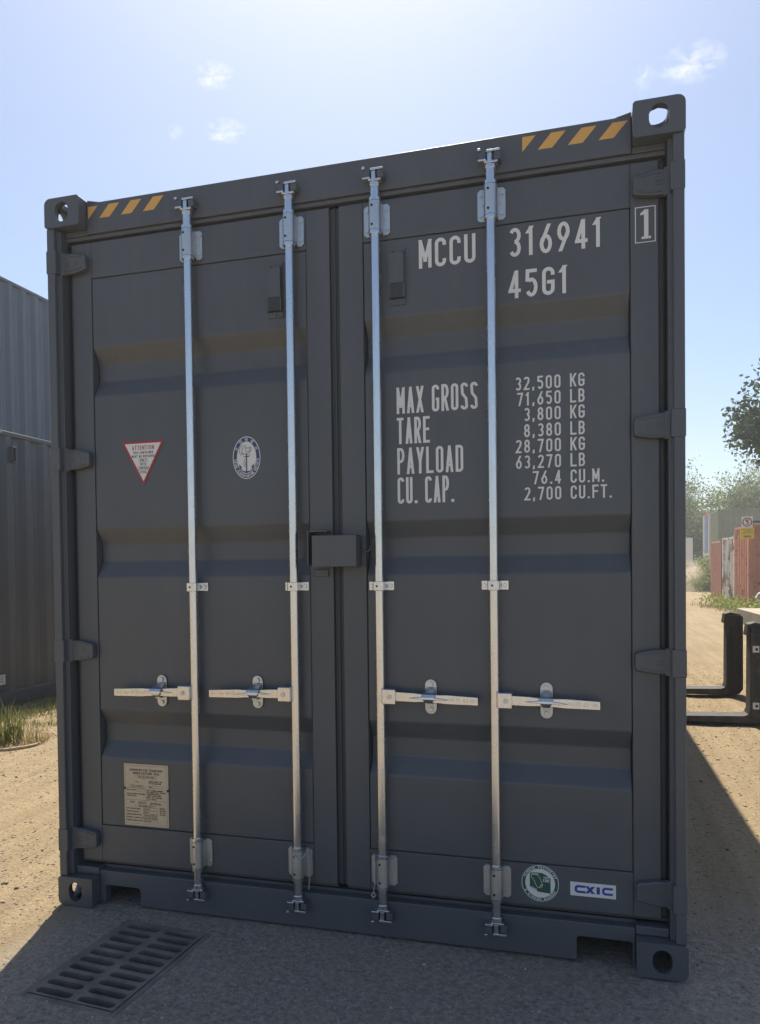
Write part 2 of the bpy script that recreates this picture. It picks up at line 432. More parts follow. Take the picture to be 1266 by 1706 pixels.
def stroke(mb, line, t, fn, y):
    if line[0] == D:
        p, q = Vector(line[1]), Vector(line[2]); d = q-p
        if abs(d.y) < 1e-9: return
        e = d*(t/2/abs(d.y)); hw = t/2*d.length/abs(d.y)
        hw = min(hw, t*.9)
        p = p-e*.98; q = q+e*.98
        v = [(p.x-hw, p.y), (p.x+hw, p.y), (q.x+hw, q.y), (q.x-hw, q.y)]
        f = (0, 1, 2, 3) if d.y > 0 else (3, 2, 1, 0)
        mb.add([(fn(*c)[0], y, fn(*c)[1]) for c in v], [f]); return
    pts = [Vector(p) for p in line]
    closed = len(pts) > 3 and (pts[0]-pts[-1]).length < 1e-6
    q = []
    for p in pts:
        if not q or (p-q[-1]).length > 1e-6: q.append(p)
    pts = q
    if closed and (pts[0]-pts[-1]).length < 1e-6: pts = pts[:-1]
    n = len(pts)
    if n < 2: return
    if not closed:      # square ends on straight limbs
        for i, j in ((0, 1), (-1, -2)):
            d = pts[i]-pts[j]
            if min(abs(d.x), abs(d.y)) < 1e-9 and d.length > t*1.0: pts[i] = pts[i]+d.normalized()*(t/2)
    lo, hi = [], []
    for i in range(n):
        a = pts[(i-1) % n] if (closed or i > 0) else None
        c = pts[(i+1) % n] if (closed or i < n-1) else None
        d0 = (pts[i]-a).normalized() if a is not None else None
        d1 = (c-pts[i]).normalized() if c is not None else None
        if d0 is None: d0 = d1
        if d1 is None: d1 = d0
        n0 = Vector((-d0.y, d0.x)); n1 = Vector((-d1.y, d1.x))
        mm_ = n0+n1
        if mm_.length < 1e-4: mm_ = n0
        mm_.normalize()
        k = 1/max(0.5, mm_.dot(n0))
        off = mm_*(t/2*k)
        lo.append(pts[i]-off); hi.append(pts[i]+off)
    v = []
    for a, b_ in zip(lo, hi):
        for p in (a, b_):
            x, z = fn(p.x, p.y); v.append((x, y, z))
    f = []
    for i in range(n if closed else n-1):
        j = (i+1) % n
        f.append((2*i, 2*j, 2*j+1, 2*i+1))
    mb.add(v, f)
def text(mb, s, x0, x1, z0, h, t, y, cw=None, align='l', fn=None, gap=0.32, spacing=None):
    """stroke letters on the plane y, from x0 to x1 (or fixed cell width cw), base z0, cap height h, stroke t"""
    tot = sum(adv(c) for c in s) + gap*(len(s)-1)
    if cw is None: cw = (x1-x0)/tot
    width = tot*cw
    x = x0 if align == 'l' else (x1-width if align == 'r' else (x0+x1-width)/2)
    f0 = fn or (lambda a, b_: (a, b_))
    for i, c in enumerate(s):
        w = cw*adv(c)
        if c == '.':
            stroke(mb, [(x+w/2, z0+t*.002), (x+w/2, z0+t*1.1)], t*1.15, f0, y); x += w + cw*gap; continue
        for k, ln in enumerate(glyph(c, max(w-t, t*0.2), h-t)):
            stroke(mb, shift(ln, x+t/2, z0+t/2), t, f0, y - 0.00012*k)
        x += w + cw*gap
    return mb
def ellipse(cx, cz, rx, rz, n=40, a0=0, a1=360):
    return [(cx+rx*math.cos(math.radians(a0+(a1-a0)*i/n)), cz+rz*math.sin(math.radians(a0+(a1-a0)*i/n))) for i in range(n)]
def ring(mb, cx, cz, rx0, rz0, rx1, rz1, y, n=48):
    a = ellipse(cx, cz, rx0, rz0, n); b_ = ellipse(cx, cz, rx1, rz1, n)
    v = [(p[0], y, p[1]) for p in a] + [(p[0], y, p[1]) for p in b_]
    mb.add(v, [(i, n+i, n+(i+1) % n, (i+1) % n) for i in range(n)])


# ------------------------------------------------------------------ ground
def vnoise(x, y, seed):
    """smooth value noise on a unit lattice"""
    rs = np.random.default_rng(seed).random((256, 256))
    xi = np.floor(x).astype(int); yi = np.floor(y).astype(int)
    fx = x-xi; fy = y-yi
    fx = fx*fx*(3-2*fx); fy = fy*fy*(3-2*fy)
    a = rs[xi % 256, yi % 256]; b_ = rs[(xi+1) % 256, yi % 256]
    c = rs[xi % 256, (yi+1) % 256]; d = rs[(xi+1) % 256, (yi+1) % 256]
    return (a*(1-fx)+b_*fx)*(1-fy)+(c*(1-fx)+d*fx)*fy - 0.5
GRATE = Vector((-0.690, -0.335, 0.0)); GROT = math.radians(-4.5); GW, GH = 0.36, 0.53
def grate_local(x, y):
    c, s = math.cos(-GROT), math.sin(-GROT)
    dx, dy = x-GRATE.x, y-GRATE.y
    return dx*c-dy*s, dx*s+dy*c
def gz(x, y):
    x = np.asarray(x, float); y = np.asarray(y, float)
    z = 0.045*vnoise(x*0.8+3, y*0.8+9, 1)+0.020*vnoise(x*2.3, y*2.3+5, 2)+0.010*vnoise(x*6, y*6, 3)+0.007*vnoise(x*15, y*15, 4)+0.004*vnoise(x*33, y*33, 5)
    z += 0.030*vnoise(x*5.0+7, y*0.35, 6)*np.clip((y-0.5)/2, 0, 1)
    # calmer and level where the container stands and along the apron
    d = np.maximum(np.maximum(np.abs(x)-1.25, 0), np.maximum(-y-0.0, 0))
    k = np.clip(d/1.2, 0, 1); k = 0.22+0.78*k*k*(3-2*k)
    z = z*k - 0.006
    gx, gy = grate_local(x, y)
    dg = np.maximum(np.maximum(np.abs(gx)-GW/2, np.abs(gy)-GH/2), 0)
    kg = np.clip(dg/0.12, 0, 1)
    z = z*kg - 0.004*(1-kg)
    z = z - 0.006*np.maximum(y-10, 0)*np.clip(1.5-y/300, 0.2, 1)
    return z
xs = np.concatenate([-8-(np.linspace(1, 0, 22, endpoint=False)**2.2)*600, np.arange(-8, -3, 0.12), np.arange(-3, 3.4, 0.024), np.arange(3.4, 10, 0.14), 10+(np.linspace(0, 1, 22)**2.2)*600])
ys = np.concatenate([-1.9-(np.linspace(1, 0, 16, endpoint=False)**2)*120, np.arange(-1.9, 5.5, 0.024), np.arange(5.5, 14, 0.1), np.arange(14, 50, 0.5), 50+(np.linspace(0, 1, 22)**2.2)*900])
GX, GY = np.meshgrid(xs, ys, indexing='ij')
GZ = gz(GX, GY)
nx, ny = len(xs), len(ys)
idx = np.arange(nx*ny).reshape(nx, ny)
quads = np.stack([idx[:-1, :-1], idx[1:, :-1], idx[1:, 1:], idx[:-1, 1:]], -1).reshape(-1, 4)
cx = (GX[:-1, :-1]+GX[1:, 1:])/2; cy = (GY[:-1, :-1]+GY[1:, 1:])/2
lx, ly = grate_local(cx, cy)
keep = ~((np.abs(lx) < GW/2-0.012) & (np.abs(ly) < GH/2-0.012))
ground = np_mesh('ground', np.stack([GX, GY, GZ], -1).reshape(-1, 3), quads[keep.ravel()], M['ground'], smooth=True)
tag(ground, 'pale dusty sandy yard ground over old asphalt toned grey for shade', 'ground', kind='structure')

# loose grit on the yard
ico = bmesh.new(); bmesh.ops.create_icosphere(ico, subdivisions=1, radius=1.0)
IV = np.array([v.co[:] for v in ico.verts]); IF = np.array([[v.index for v in f.verts] for f in ico.faces]); ico.free()
def stones(n, xr, yr, smin, smax, seed):
    r = np.random.default_rng(seed)
    x = r.uniform(*xr, n); y = r.uniform(*yr, n)
    a, b_ = grate_local(x, y)
    ok = ~((np.abs(x) < 1.23) & (y > -0.01)) & ~((np.abs(a) < GW/2) & (np.abs(b_) < GH/2))
    x, y = x[ok], y[ok]; n = len(x)
    s = smin*(smax/smin)**(r.random(n)**2.6)
    sc = np.stack([s*r.uniform(.7, 1.3, n), s*r.uniform(.7, 1.3, n), s*r.uniform(.4, .8, n)], -1)
    v = IV[None]*(1+r.uniform(-.28, .28, (n, len(IV), 1)))*sc[:, None]
    t = r.uniform(0, 6.28, n); c, q = np.cos(t)[:, None], np.sin(t)[:, None]
    vx = v[..., 0]*c-v[..., 1]*q; vy = v[..., 0]*q+v[..., 1]*c
    z = gz(x, y)+sc[:, 2]*0.35
    V = np.stack([vx+x[:, None], vy+y[:, None], v[..., 2]+z[:, None]], -1).reshape(-1, 3)
    F = (IF[None]+(np.arange(n)*len(IV))[:, None, None]).reshape(-1, 3)
    return V, F
parts = [stones(14000, (-2.2, 2.6), (-1.25, 0.6), 0.0012, 0.006, 1), stones(15000, (-4.6, -1.2), (-0.4, 6), 0.0018, 0.008, 2), stones(15000, (1.25, 3.6), (-0.6, 9), 0.0018, 0.008, 3), stones(420, (-4.4, -1.3), (-0.3, 5), 0.006, 0.015, 4), stones(420, (1.3, 3.4), (-0.3, 8), 0.006, 0.016, 5), stones(90, (-2, 2.4), (-1.2, 0), 0.004, 0.011, 6)]
off = 0; Vs, Fs = [], []
for V, F in parts:
    Vs.append(V); Fs.append(F+off); off += len(V)
grit = np_mesh('gravel', np.concatenate(Vs), np.concatenate(Fs), M['stone'])
tag(grit, 'loose grit and small clods scattered over the yard', 'gravel', kind='stuff')

# ------------------------------------------------------------------ drain grate
dr = empty('drain_grate', (GRATE.x, GRATE.y, 0.0), GROT)
tag(dr, 'cast iron drain grate with two columns of slots in the shaded ground', 'drain grate')
mb = MB()
cols, rows = 2, 10
cwid, chei = (GW-0.02)/cols, (GH-0.02)/rows
def cell(mb, cx, cy, w, h, sl, sw, z0, z1):
    r_ = sw/2; lim = sl/2-r_; o = []; q = []
    L1 = [-1+2*i/6 for i in range(6)]; L2 = [-1+2*i/8 for i in range(8)]
    per = [(t, -1) for t in L1]+[(1, t) for t in L2]+[(-t, 1) for t in L1]+[(-1, -t) for t in L2]
    n = len(per)
    for ex, ey in per:
        o.append((cx+ex*w/2, cy+ey*h/2))
        if abs(ey) == 1 and abs(ex) <= 1: q.append((cx+ex*lim, cy+ey*r_))
        else:
            an = ey*math.pi/2; q.append((cx+math.copysign(lim+r_*math.cos(an), ex), cy+r_*math.sin(an)))
    v = [(p[0], p[1], z1) for p in o]+[(p[0], p[1], z1) for p in q]+[(p[0], p[1], z0) for p in q]+[(p[0], p[1], z0) for p in o]
    f = []
    for i in range(n):
        j = (i+1) % n
        f += [(i, j, n+j, n+i), (n+i, n+j, 2*n+j, 2*n+i), (2*n+i, 2*n+j, 3*n+j, 3*n+i)]
    mb.add(v, f)
for i in range(cols):
    for j in range(rows):
        cell(mb, -GW/2+0.01+cwid*(i+.5), -GH/2+0.01+chei*(j+.5), cwid, chei, cwid*0.84, chei*0.62, -0.035, 0.0)
mb.build('grating', M['iron'], dr)
mb = MB()
for a in ((-GW/2-0.012, -GW/2+0.0095, -GH/2-.012, GH/2+.012), (GW/2-.0095, GW/2+.012, -GH/2-.012, GH/2+.012), (-GW/2+.0095, GW/2-.0095, -GH/2-.012, -GH/2+.0095), (-GW/2+.0095, GW/2-.0095, GH/2-.0095, GH/2+.012)):
    mb.box(a[0], a[1], a[2], a[3], -0.06, -0.0015)
mb.build('frame', M['iron'], dr, bevel=0.003)
mb = MB()
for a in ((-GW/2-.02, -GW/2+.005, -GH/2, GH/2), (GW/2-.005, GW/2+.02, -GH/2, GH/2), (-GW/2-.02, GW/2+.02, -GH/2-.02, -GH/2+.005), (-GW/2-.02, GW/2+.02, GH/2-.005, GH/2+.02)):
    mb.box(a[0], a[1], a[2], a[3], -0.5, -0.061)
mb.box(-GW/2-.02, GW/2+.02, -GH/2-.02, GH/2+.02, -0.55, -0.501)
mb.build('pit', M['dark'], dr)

# ------------------------------------------------------------------ the container with the doors
CT = empty('shipping_container', (0, 0, 0))
tag(CT, 'tall slate grey shipping container with closed doors, white lettering and four lock rods', 'container')
W2, HT, LN = 1.219, 2.896, 12.192
PM = M['paint']

# corner castings: a hollow block with oval holes in its outer faces
def stadium(cx, cy, w, h, n=8):
    r = min(w, h)/2; pts = []
    if h >= w:
        pts += [(cx+r*math.cos(math.pi*i/n), cy+h/2-r+r*math.sin(math.pi*i/n)) for i in range(n+1)]
        pts += [(cx-r*math.cos(math.pi*i/n), cy-h/2+r-r*math.sin(math.pi*i/n)) for i in range(n+1)]
    else:
        pts += [(cx+w/2-r+r*math.sin(math.pi*i/n), cy-r*math.cos(math.pi*i/n)) for i in range(n+1)]
        pts += [(cx-w/2+r-r*math.sin(math.pi*i/n), cy+r*math.cos(math.pi*i/n)) for i in range(n+1)]
    return pts
def casting_mesh():
    # local: x 0..162 outward, y 0..178 inward, z 0..118 up (outer top corner rounded)
    R = 0.026; r = 0.007
    prof = [(r, 0)] + [(0.162-r, 0), (0.162, r)] + [(0.162-R+R*math.cos(a), 0.118-R+R*math.sin(a)) for a in [math.pi/2*i/6 for i in range(7)]] + [(r, 0.118), (0, 0.118-r), (0, r)]
    mb = MB(); mb.prism(prof, 0, 0.178, 'y'); a = mb.build('casting_block', PM)
    cut = []
    def c(mb): cut.append(mb.build('cutter', PM)); 
    c(MB().box(0.018, 0.162-0.022, 0.020, 0.158, 0.018, 0.118-0.020))
    c(MB().prism(stadium(0.081, 0.060, 0.062, 0.080), -0.02, 0.05, 'y'))
    c(MB().prism(stadium(0.089, 0.062, 0.06, 0.078), 0.12, 0.2, 'x'))
    c(MB().prism(stadium(0.081, 0.093, 0.068, 0.128), 0.07, 0.16, 'z'))
    for k in cut:
        md = a.modifiers.new('cut', 'BOOLEAN'); md.object = k; md.operation = 'DIFFERENCE'; md.solver = 'EXACT'
    bv = a.modifiers.new('bev', 'BEVEL'); bv.width = 0.003; bv.segments = 2; bv.limit_method = 'ANGLE'; bv.angle_limit = math.radians(50)
    dg = bpy.context.evaluated_depsgraph_get()
    me = bpy.data.meshes.new_from_object(a.evaluated_get(dg))
    for k in cut + [a]: bpy.data.objects.remove(k)
    me.materials.clear(); me.materials.append(PM)
    return me
CAST = casting_mesh()
def place_casting(parent, sx, sy, sz, x, y, z, mtl=None):
    """mirrored copy of the casting; its outer front corner sits at (x,y,z)"""
    me = CAST.copy()
    co = np.empty(len(me.vertices)*3, np.float32); me.vertices.foreach_get('co', co); co = co.reshape(-1, 3)
    co[:, 0] = x + sx*(co[:, 0]-0.162); co[:, 1] = y + sy*co[:, 1]; co[:, 2] = z + sz*(co[:, 2]-0.118)
    me.vertices.foreach_set('co', co.ravel())
    if sx*sy*sz < 0: me.flip_normals()
    me.update()
    if mtl: me.materials.clear(); me.materials.append(mtl)
    return link('corner_casting', me, parent)
for sx in (-1, 1):
    for sz, z in ((1, HT), (-1, 0.0)):
        place_casting(CT, sx, 1, sz, sx*W2, 0.0, z)
        place_casting(CT, sx, -1, sz, sx*W2, LN, z)

# corner posts
for s in (-1, 1):
    prof = [(s*p[0], p[1]) for p in [(1.2155, .006), (1.2155, .162), (1.118, .162), (1.118, .104), (1.166, .104), (1.166, .030), (1.180, .030), (1.180, .006)]]
    MB().prism(prof, 0.119, 2.777, 'z').build('corner_post', PM, CT, bevel=0.004, seg=3)
# header and sill
mb = MB()
mb.box(-1.0555, 1.0555, .050, .150, 2.757, 2.881)
mb.box(-1.165, 1.165, .060, .150, 2.740, 2.7565)
for s in (-1, 1):
    mb.prism([(s*1.0555, 2.8815), (s*0.995, 2.8815), (s*1.0555, 2.8955)], .052, .12, 'y')
    mb.box(s*1.0565, s*1.165, .056, .11, 2.7565, 2.7785)
mb.build('header', PM, CT, bevel=0.004)
zt = 0.138
zn = .078
sill = [(-1.0555, .004), (-1.030, .004), (-1.030, zn-.006), (-1.022, zn), (-.876, zn), (-.868, zn-.006), (-.868, .004), (.862, .004), (.862, zn+.004), (.870, zn+.010), (1.040, zn+.010), (1.048, zn+.004), (1.048, .004), (1.0555, .004), (1.0555, zt), (-1.0555, zt)]
mb = MB().prism(sill, .052, .090, 'y')
mb.build('sill', PM, CT, bevel=0.003)
mb = MB()
mb.box(-1.0555, 1.0555, .0905, .155, .100, .140)
mb.box(-1.16, 1.16, .09, .15, .1405, .150)
mb.box(-.9985, -.8375, .300, .310, .012, .15); mb.box(.8595, 1.0435, .300, .310, .012, .15)
mb.box(-.800, .830, .300, .310, .012, .15)
mb.build('sill_shelf', PM, CT)
for s in (-1, 1):
    MB().box(s*1.0565, s*1.165, .046, .12, .1195, zt+.012).build('sill_end', PM, CT, bevel=.004)

# ---- doors
DY = 0.065
GROOVES = (2.2, 1.4545, 0.708)
DZ0, DZ1 = 0.174, 2.728
PZ0, PZ1 = 0.324, 2.582
doors = {}
for s in (-1, 1):
    mb = MB()
    xs0, xs1 = 0.019, 1.141
    mb.box(s*1.0515, s*xs1, DY, DY+.05, DZ0, DZ1)
    mb.box(s*xs0, s*.1115, DY, DY+.05, DZ0, DZ1)
    mb.box(s*.112, s*1.051, DY, DY+.05, PZ1+.0012, DZ1)
    mb.box(s*.112, s*1.051, DY, DY+.05, DZ0, PZ0-.0012)
    d = mb.build('door', PM, CT, bevel=.0025)
    doors[s] = d
    # corrugated panel
    a, c = s*.1128, s*1.0502
    if a > c: a, c = c, a
    prof = [(DY+.0015, PZ1)]
    for g in GROOVES:
        prof += [(DY+.0015, g+.100), (DY+.0375, g+.036), (DY+.0375, g-.036), (DY+.0015, g-.100)]
    prof += [(DY+.0015, PZ0)]
    back = [(DY+.060, PZ0), (DY+.060, PZ1)]
    MB().prism(prof+back, a, c, 'x').build('door_panel', PM, d, bevel=.006, seg=3, angle=20)
    # rubber gasket round the door
    mb = MB()
    mb.box(s*1.1412, s*1.158, DY+.012, DY+.05, DZ0+.001, DZ1-.001)
    mb.box(s*.02, s*1.158, DY+.010, DY+.05, DZ0-.013, DZ0-.0005)
    mb.box(s*.02, s*1.158, DY+.010, DY+.05, DZ1+.0005, DZ1+.009)
    mb.build('gasket', M['seal'], d, bevel=.003)
mb = MB()
mb.box(-.0185, .0185, DY+.012, DY+.05, DZ0, DZ1)
mb.box(-.004, .004, DY+.005, DY+.0115, DZ0, DZ1)
mb.build('gasket', M['seal'], doors[1], bevel=.003)
DL, DR = doors[-1], doors[1]

# ---- hinges
for s in (-1, 1):
    for zc in (2.642, 1.842, 1.053, 0.268):
        mb = MB()
        mb.prism([(s*1.178, zc+.042), (s*1.12, zc+.042), (s*1.066, zc+.031), (s*1.058, zc+.024), (s*1.058, zc-.026), (s*1.066, zc-.033), (s*1.12, zc-.042), (s*1.178, zc-.042)], .036, .0645, 'y')
        hg = mb.build('hinge', PM, CT, bevel=.006, seg=3)
        mb = MB()
        mb.prism([(s*1.150, zc+.033), (s*1.12, zc+.033), (s*1.074, zc+.024), (s*1.074, zc+.019), (s*1.12, zc+.027), (s*1.150, zc+.027)], .0325, .0358, 'y')
        mb.prism([(s*1.150, zc-.033), (s*1.12, zc-.033), (s*1.074, zc-.025), (s*1.074, zc-.020), (s*1.12, zc-.027), (s*1.150, zc-.027)], .0325, .0358, 'y')
        mb.cyl((s*1.105, .0335, zc), (s*1.105, .0358, zc), .009, 14)
        mb.box(s*1.128, s*1.150, .033, .0358, zc+.003, zc+.007); mb.box(s*1.128, s*1.150, .033, .0358, zc-.010, zc-.006)
        mb.build('hinge_rib', PM, hg, bevel=.0012)
        mb = MB()
        mb.cyl((s*1.166, .046, zc-.047), (s*1.166, .046, zc+.047), .0125, 16)
        mb.box(s*1.172, s*1.2175, .003, .060, zc-.046, zc+.046)
        mb.build('hinge_lug', PM, hg, bevel=.003)

# ---- lock rods with their fittings
RY = 0.033
def rod(xm, s, zh, catch_x, tip_x):
    """xm: rod axis measured on the casting plane; s: +1 handle to the right, -1 to the left"""
    x = P(xm, 1, RY)[0]
    mb = MB()
    mb.cyl((x, RY, .126), (x, RY, 2.772), .0168, 24)
    r = mb.build('lock_rod', M['zinc'], CT, smooth=40)
    for zb, up in ((2.655, 1), (.255, -1)):
        mb = MB()
        mb.cyl((x, RY, zb-.052), (x, RY, zb+.052), .0235, 24)
        mb.box(x-.0235, x+.0235, RY, .062, zb-.052, zb+.052)
        for q in (-1, 1):
            z0, z1 = zb-.058, zb+.054
            e = .009
            mb.prism([(x+q*.0225, z0), (x+q*(.049-e), z0), (x+q*.049, z0+e), (x+q*.049, z1-e), (x+q*(.049-e), z1), (x+q*.0225, z1)], .0585, .0645, 'y')
            for zz in (-.036, .034):
                mb.cyl((x+q*.038, .0525, zb+zz), (x+q*.038, .0585, zb+zz), .0075, 12, .0065)
            mb.cyl((x+q*.031, .054, zb), (x+q*.031, .0585, zb), .0045, 8)
        bk = mb.build('bearing_bracket', M['zincdull'], r, smooth=40, bevel=0)
        for q in (-1, 1):
            MB().cyl((x, RY, zb+q*.0535), (x, RY, zb+q*.065), .0232, 24).build('collar', M['zinc'], r, smooth=40)
            MB().cyl((x-.006, RY-.0245, zb+q*.034), (x-.006, RY-.020, zb+q*.034), .0042, 12).build('grease_hole', M['dark'], r)  # solid dark disc, painted as the shade in a hole
        # cam that bites behind the keeper
        ze = 2.773 if up > 0 else .124
        mb = MB()
        mb.cyl((x, RY, ze-up*.012), (x, RY, ze+up*.004), .0205, 24)
        mb.box(x-.020, x+.028, RY-.020, RY+.010, ze+up*.0045, ze+up*.0125)
        mb.box(x-.009, x+.007, RY-.016, RY+.006, ze+up*.013, ze+up*.042)
        mb.box(x-.012, x+.036, RY-.020, RY+.004, ze+up*.0425, ze+up*.0505)
        mb.build('cam', M['zinc'], r, bevel=.002)
        yb = .0498 if up > 0 else .0518
        for q in ((-.040, -.012, .010, .0175), (-.042, -.030, .046, .055)):
            MB().box(x+q[0], x+q[1], yb-.042, yb, ze+up*q[2], ze+up*q[3]).build('keeper_edge', M['zinc'], r, bevel=.002)
        for q in ((-.038, -.015, .018, .0455), (.014, .038, .0145, .041)):
            MB().box(x+q[0], x+q[1], yb-.036, yb, ze+up*q[2], ze+up*q[3]).build('cam_keeper', PM, r, bevel=.003)
    # guide strap
    zg = P(0, 1.314, .03)[1]
    mb = MB()
    prof = [(x-.047, .064), (x-.047, .0595), (x-.024, .0595), (x-.0215, RY-.016), (x-.016, RY-.0215), (x+.016, RY-.0215), (x+.0215, RY-.016), (x+.024, .0595), (x+.049, .0595), (x+.049, .064)]
    mb.prism(prof, zg-.017, zg+.017, 'z')
    for q in (-1, 1): mb.cyl((x+q*.036, .0535, zg), (x+q*.036, .0595, zg), .0075, 12, .0062)
    mb.build('guide_strap', M['zinc'], r, bevel=.002)
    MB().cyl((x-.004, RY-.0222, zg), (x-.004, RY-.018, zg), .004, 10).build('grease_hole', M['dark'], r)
    # handle
    tx = P(tip_x, 1, .012)[0]; kx = P(catch_x, 1, .03)[0]
    z0 = P(0, zh, .015)[1]
    h0 = x+s*.012
    mb = MB()
    mb.box(h0, x+s*.062, RY-.030, RY+.016, z0-.030, z0+.026)
    hub = mb.build('handle_hub', M['zinc'], r, bevel=.004)
    mb = MB()
    mb.cyl((x+s*.040, RY-.0345, z0-.002), (x+s*.040, RY-.0295, z0-.002), .0085, 12)
    mb.build('pivot_bolt', M['zincdull'], r, smooth=40)
    mb = MB()
    st = [(x+s*.058, .016, .0170), (kx-s*.055, .014, .0165), (kx-s*.02, .010, .0140), (kx+s*.04, .008, .0150), (kx+s*.065, .006, .0165), (tx, .000, .0145)]
    z = z0; V = []; n = len(st)
    for i, (xx, th, hh) in enumerate(st):
        zz = z0 - .010*abs(xx-x)/.36
        yc = RY-.012
        V += [(xx, yc-.006, zz-hh), (xx, yc+.006, zz-hh), (xx, yc+.006, zz+hh), (xx, yc-.006, zz+hh)]
    F = []
    for i in range(n-1):
        for j in range(4):
            a, b_ = i*4+j, i*4+(j+1) % 4
            F.append((a, b_, b_+4, a+4) if s < 0 else (a, a+4, b_+4, b_))
    F += [(0, 3, 2, 1), ((n-1)*4, (n-1)*4+1, (n-1)*4+2, (n-1)*4+3)] if s < 0 else [(0, 1, 2, 3), ((n-1)*4, (n-1)*4+3, (n-1)*4+2, (n-1)*4+1)]
    mb.add(V, F)
    # pressed rib along the handle by the catch
    zk = z0 - .010*abs(kx-x)/.36
    mb.prism([(kx-s*.075, zk+.001), (kx-s*.02, zk+.006), (kx+s*.05, zk+.0015), (kx+s*.075, zk-.003), (kx+s*.05, zk-.0055), (kx-s*.02, zk-.003)], RY-.026, RY-.0185, 'y')
    mb.build('handle', M['zinc'], r, bevel=.0018)
    mb = MB()
    text(mb, 'HH 05', min(kx+s*.075, kx+s*.115), max(kx+s*.075, kx+s*.115), zk-.008, .013, .0016, RY-.0184)
    text(mb, '80 HH', min(kx+s*.125, tx-s*.01), max(kx+s*.125, tx-s*.01), zk-.010, .013, .0016, RY-.0184)
    mb.build('stamped_mark', M['zincdull'], r)
    # catch: plate with two bolts, and the flap over the handle
    mb = MB()
    mb.prism(stadium(kx, zk, .043, .128), .0575, .0640, 'y')
    for zz in (-.046, .046):
        mb.cyl((kx, .050, zk+zz), (kx, .0575, zk+zz), .0095, 14, .007)
    mb.box(kx-.012, kx+.012, RY-.006, .0575, zk-.026, zk-.019)
    mb.build('catch_plate', M['zincdull'], r, bevel=.0018)
    mb = MB()
    V = []; prof = [(.0565, zk+.036), (.050, zk+.028), (.030, zk+.021), (.014, zk+.017), (.004, zk+.010), (.002, zk+.000), (.008, zk-.010), (.014, zk-.013)]
    wd = [.017, .017, .019, .024, .026, .022, .016, .011]
    for (yy, zz), w in zip(prof, wd): V += [(kx-w, yy, zz), (kx+w, yy, zz), (kx+w*.9, yy+.004, zz-.003), (kx-w*.9, yy+.004, zz-.003)]
    F = []
    for i in range(len(prof)-1):
        a = i*4; F += [(a, a+4, a+5, a+1), (a+1, a+5, a+6, a+2), (a+2, a+6, a+7, a+3), (a+3, a+7, a+4, a)]
    e = (len(prof)-1)*4
    F += [(0, 1, 2, 3), (e+3, e+2, e+1, e)]
    mb.add(V, F)
    mb.build('catch_flap', M['zinc'], r, smooth=50)
    return x
R1 = rod(-.572, -1, .902, -.735, -.938)
R2 = rod(-.153, -1, .910, -.320, -.515)
R3 = rod(.178, 1, .915, .358, .531)
R4 = rod(.591, 1, .915, .766, .944)

# ---- lock box over the centre gap
mb = MB()
bx0, bx1 = P(-.078, 0, .0)[0], P(.093, 0, .0)[0]
bz0, bz1 = P(0, 1.386, 0)[1], P(0, 1.502, 0)[1]
t = .004
mb.box(bx0, bx1, -.008, -.004, bz0, bz1)
mb.box(bx0, bx1, -.0035, .0615, bz1-t, bz1)
mb.box(bx0, bx0+t, -.0035, .0615, bz0, bz1-t-.0005); mb.box(bx1-t, bx1, -.0035, .0645, bz0, bz1-t-.0005)
mb.box(bx1+.0005, bx1+.020, .055, .0645, bz0, bz1-.004)
lb = mb.build('lock_box', PM, CT, bevel=.002)
mb = MB()
hp = [(bx1+.012, .05, bz1-.022), (bx1+.012, .05, bz1-.048)] + [(bx1+.025-.013*math.cos(a), .05, bz1-.048-.013*math.sin(a)) for a in [math.pi*i/8 for i in range(1, 8)]] + [(bx1+.038, .05, bz1-.048), (bx1+.038, .05, bz1-.040)]
mb.tube(hp, .0036, 8); mb.box(bx1+.006, bx1+.016, .05, .064, bz1-.052, bz1-.020)
mb.build('hook', PM, lb, smooth=40)
mb = MB()
q0 = P(-.092, 0, .03)[0]
mb.box(q0, q0+.006, .010, .064, bz0+.004, bz1+.020); mb.box(q0+.0065, q0+.080, .012, .064, bz1+.014, bz1+.020)
mb.build('guard_plate', PM, lb, bevel=.002)
mb = MB()
mb.box(P(-.070, 0, .06)[0], P(-.016, 0, .06)[0], .056, .0645, P(0, 1.350, .06)[1], P(0, 1.377, .06)[1])
mb.build('staple', PM, lb, bevel=.003)

# ---- vent covers
for dd, x0 in ((DL, -.247), (DR, .224)):
    xa, za = P(x0, 2.524, .05); xb, zb = P(x0+.061, 2.322, .05)
    mb = MB()
    mb.box(xa+.004, xb-.004, .046, .0645, zb+.075, za-.022)
    mb.box(xa, xb, .061, .0655, zb, zb+.022); mb.box(xa, xb, .061, .0655, za-.0215, za)
    mb.box(xa+.002, xa+.0065, .048, .0645, zb+.0225, zb+.0745); mb.box(xb-.0065, xb-.002, .048, .0645, zb+.0225, zb+.0745)
    n = 11
    for i in range(n):
        xx = xa+.008+(xb-xa-.016)*i/(n-1); mb.box(xx-.0009, xx+.0009, .047, .049, zb+.0225, zb+.0745)
    for i in range(11):
        zz = zb+.025+.047*i/10; mb.box(xa+.007, xb-.007, .0492, .0508, zz-.0009, zz+.0009)
    for xx, zz in (((xa+xb)/2, zb+.011), (xa+.012, za-.011), (xb-.012, za-.011)):
        mb.cyl((xx, .0565, zz), (xx, .061, zz), .0055, 12)
    mb.build('vent_cover', PM, dd, bevel=0)
    MB().box(xa+.007, xb-.007, .0600, .0643, zb+.0225, zb+.0745).build('vent_opening', M['rubber'], dd)  # black sheet coloured as the shade behind the mesh

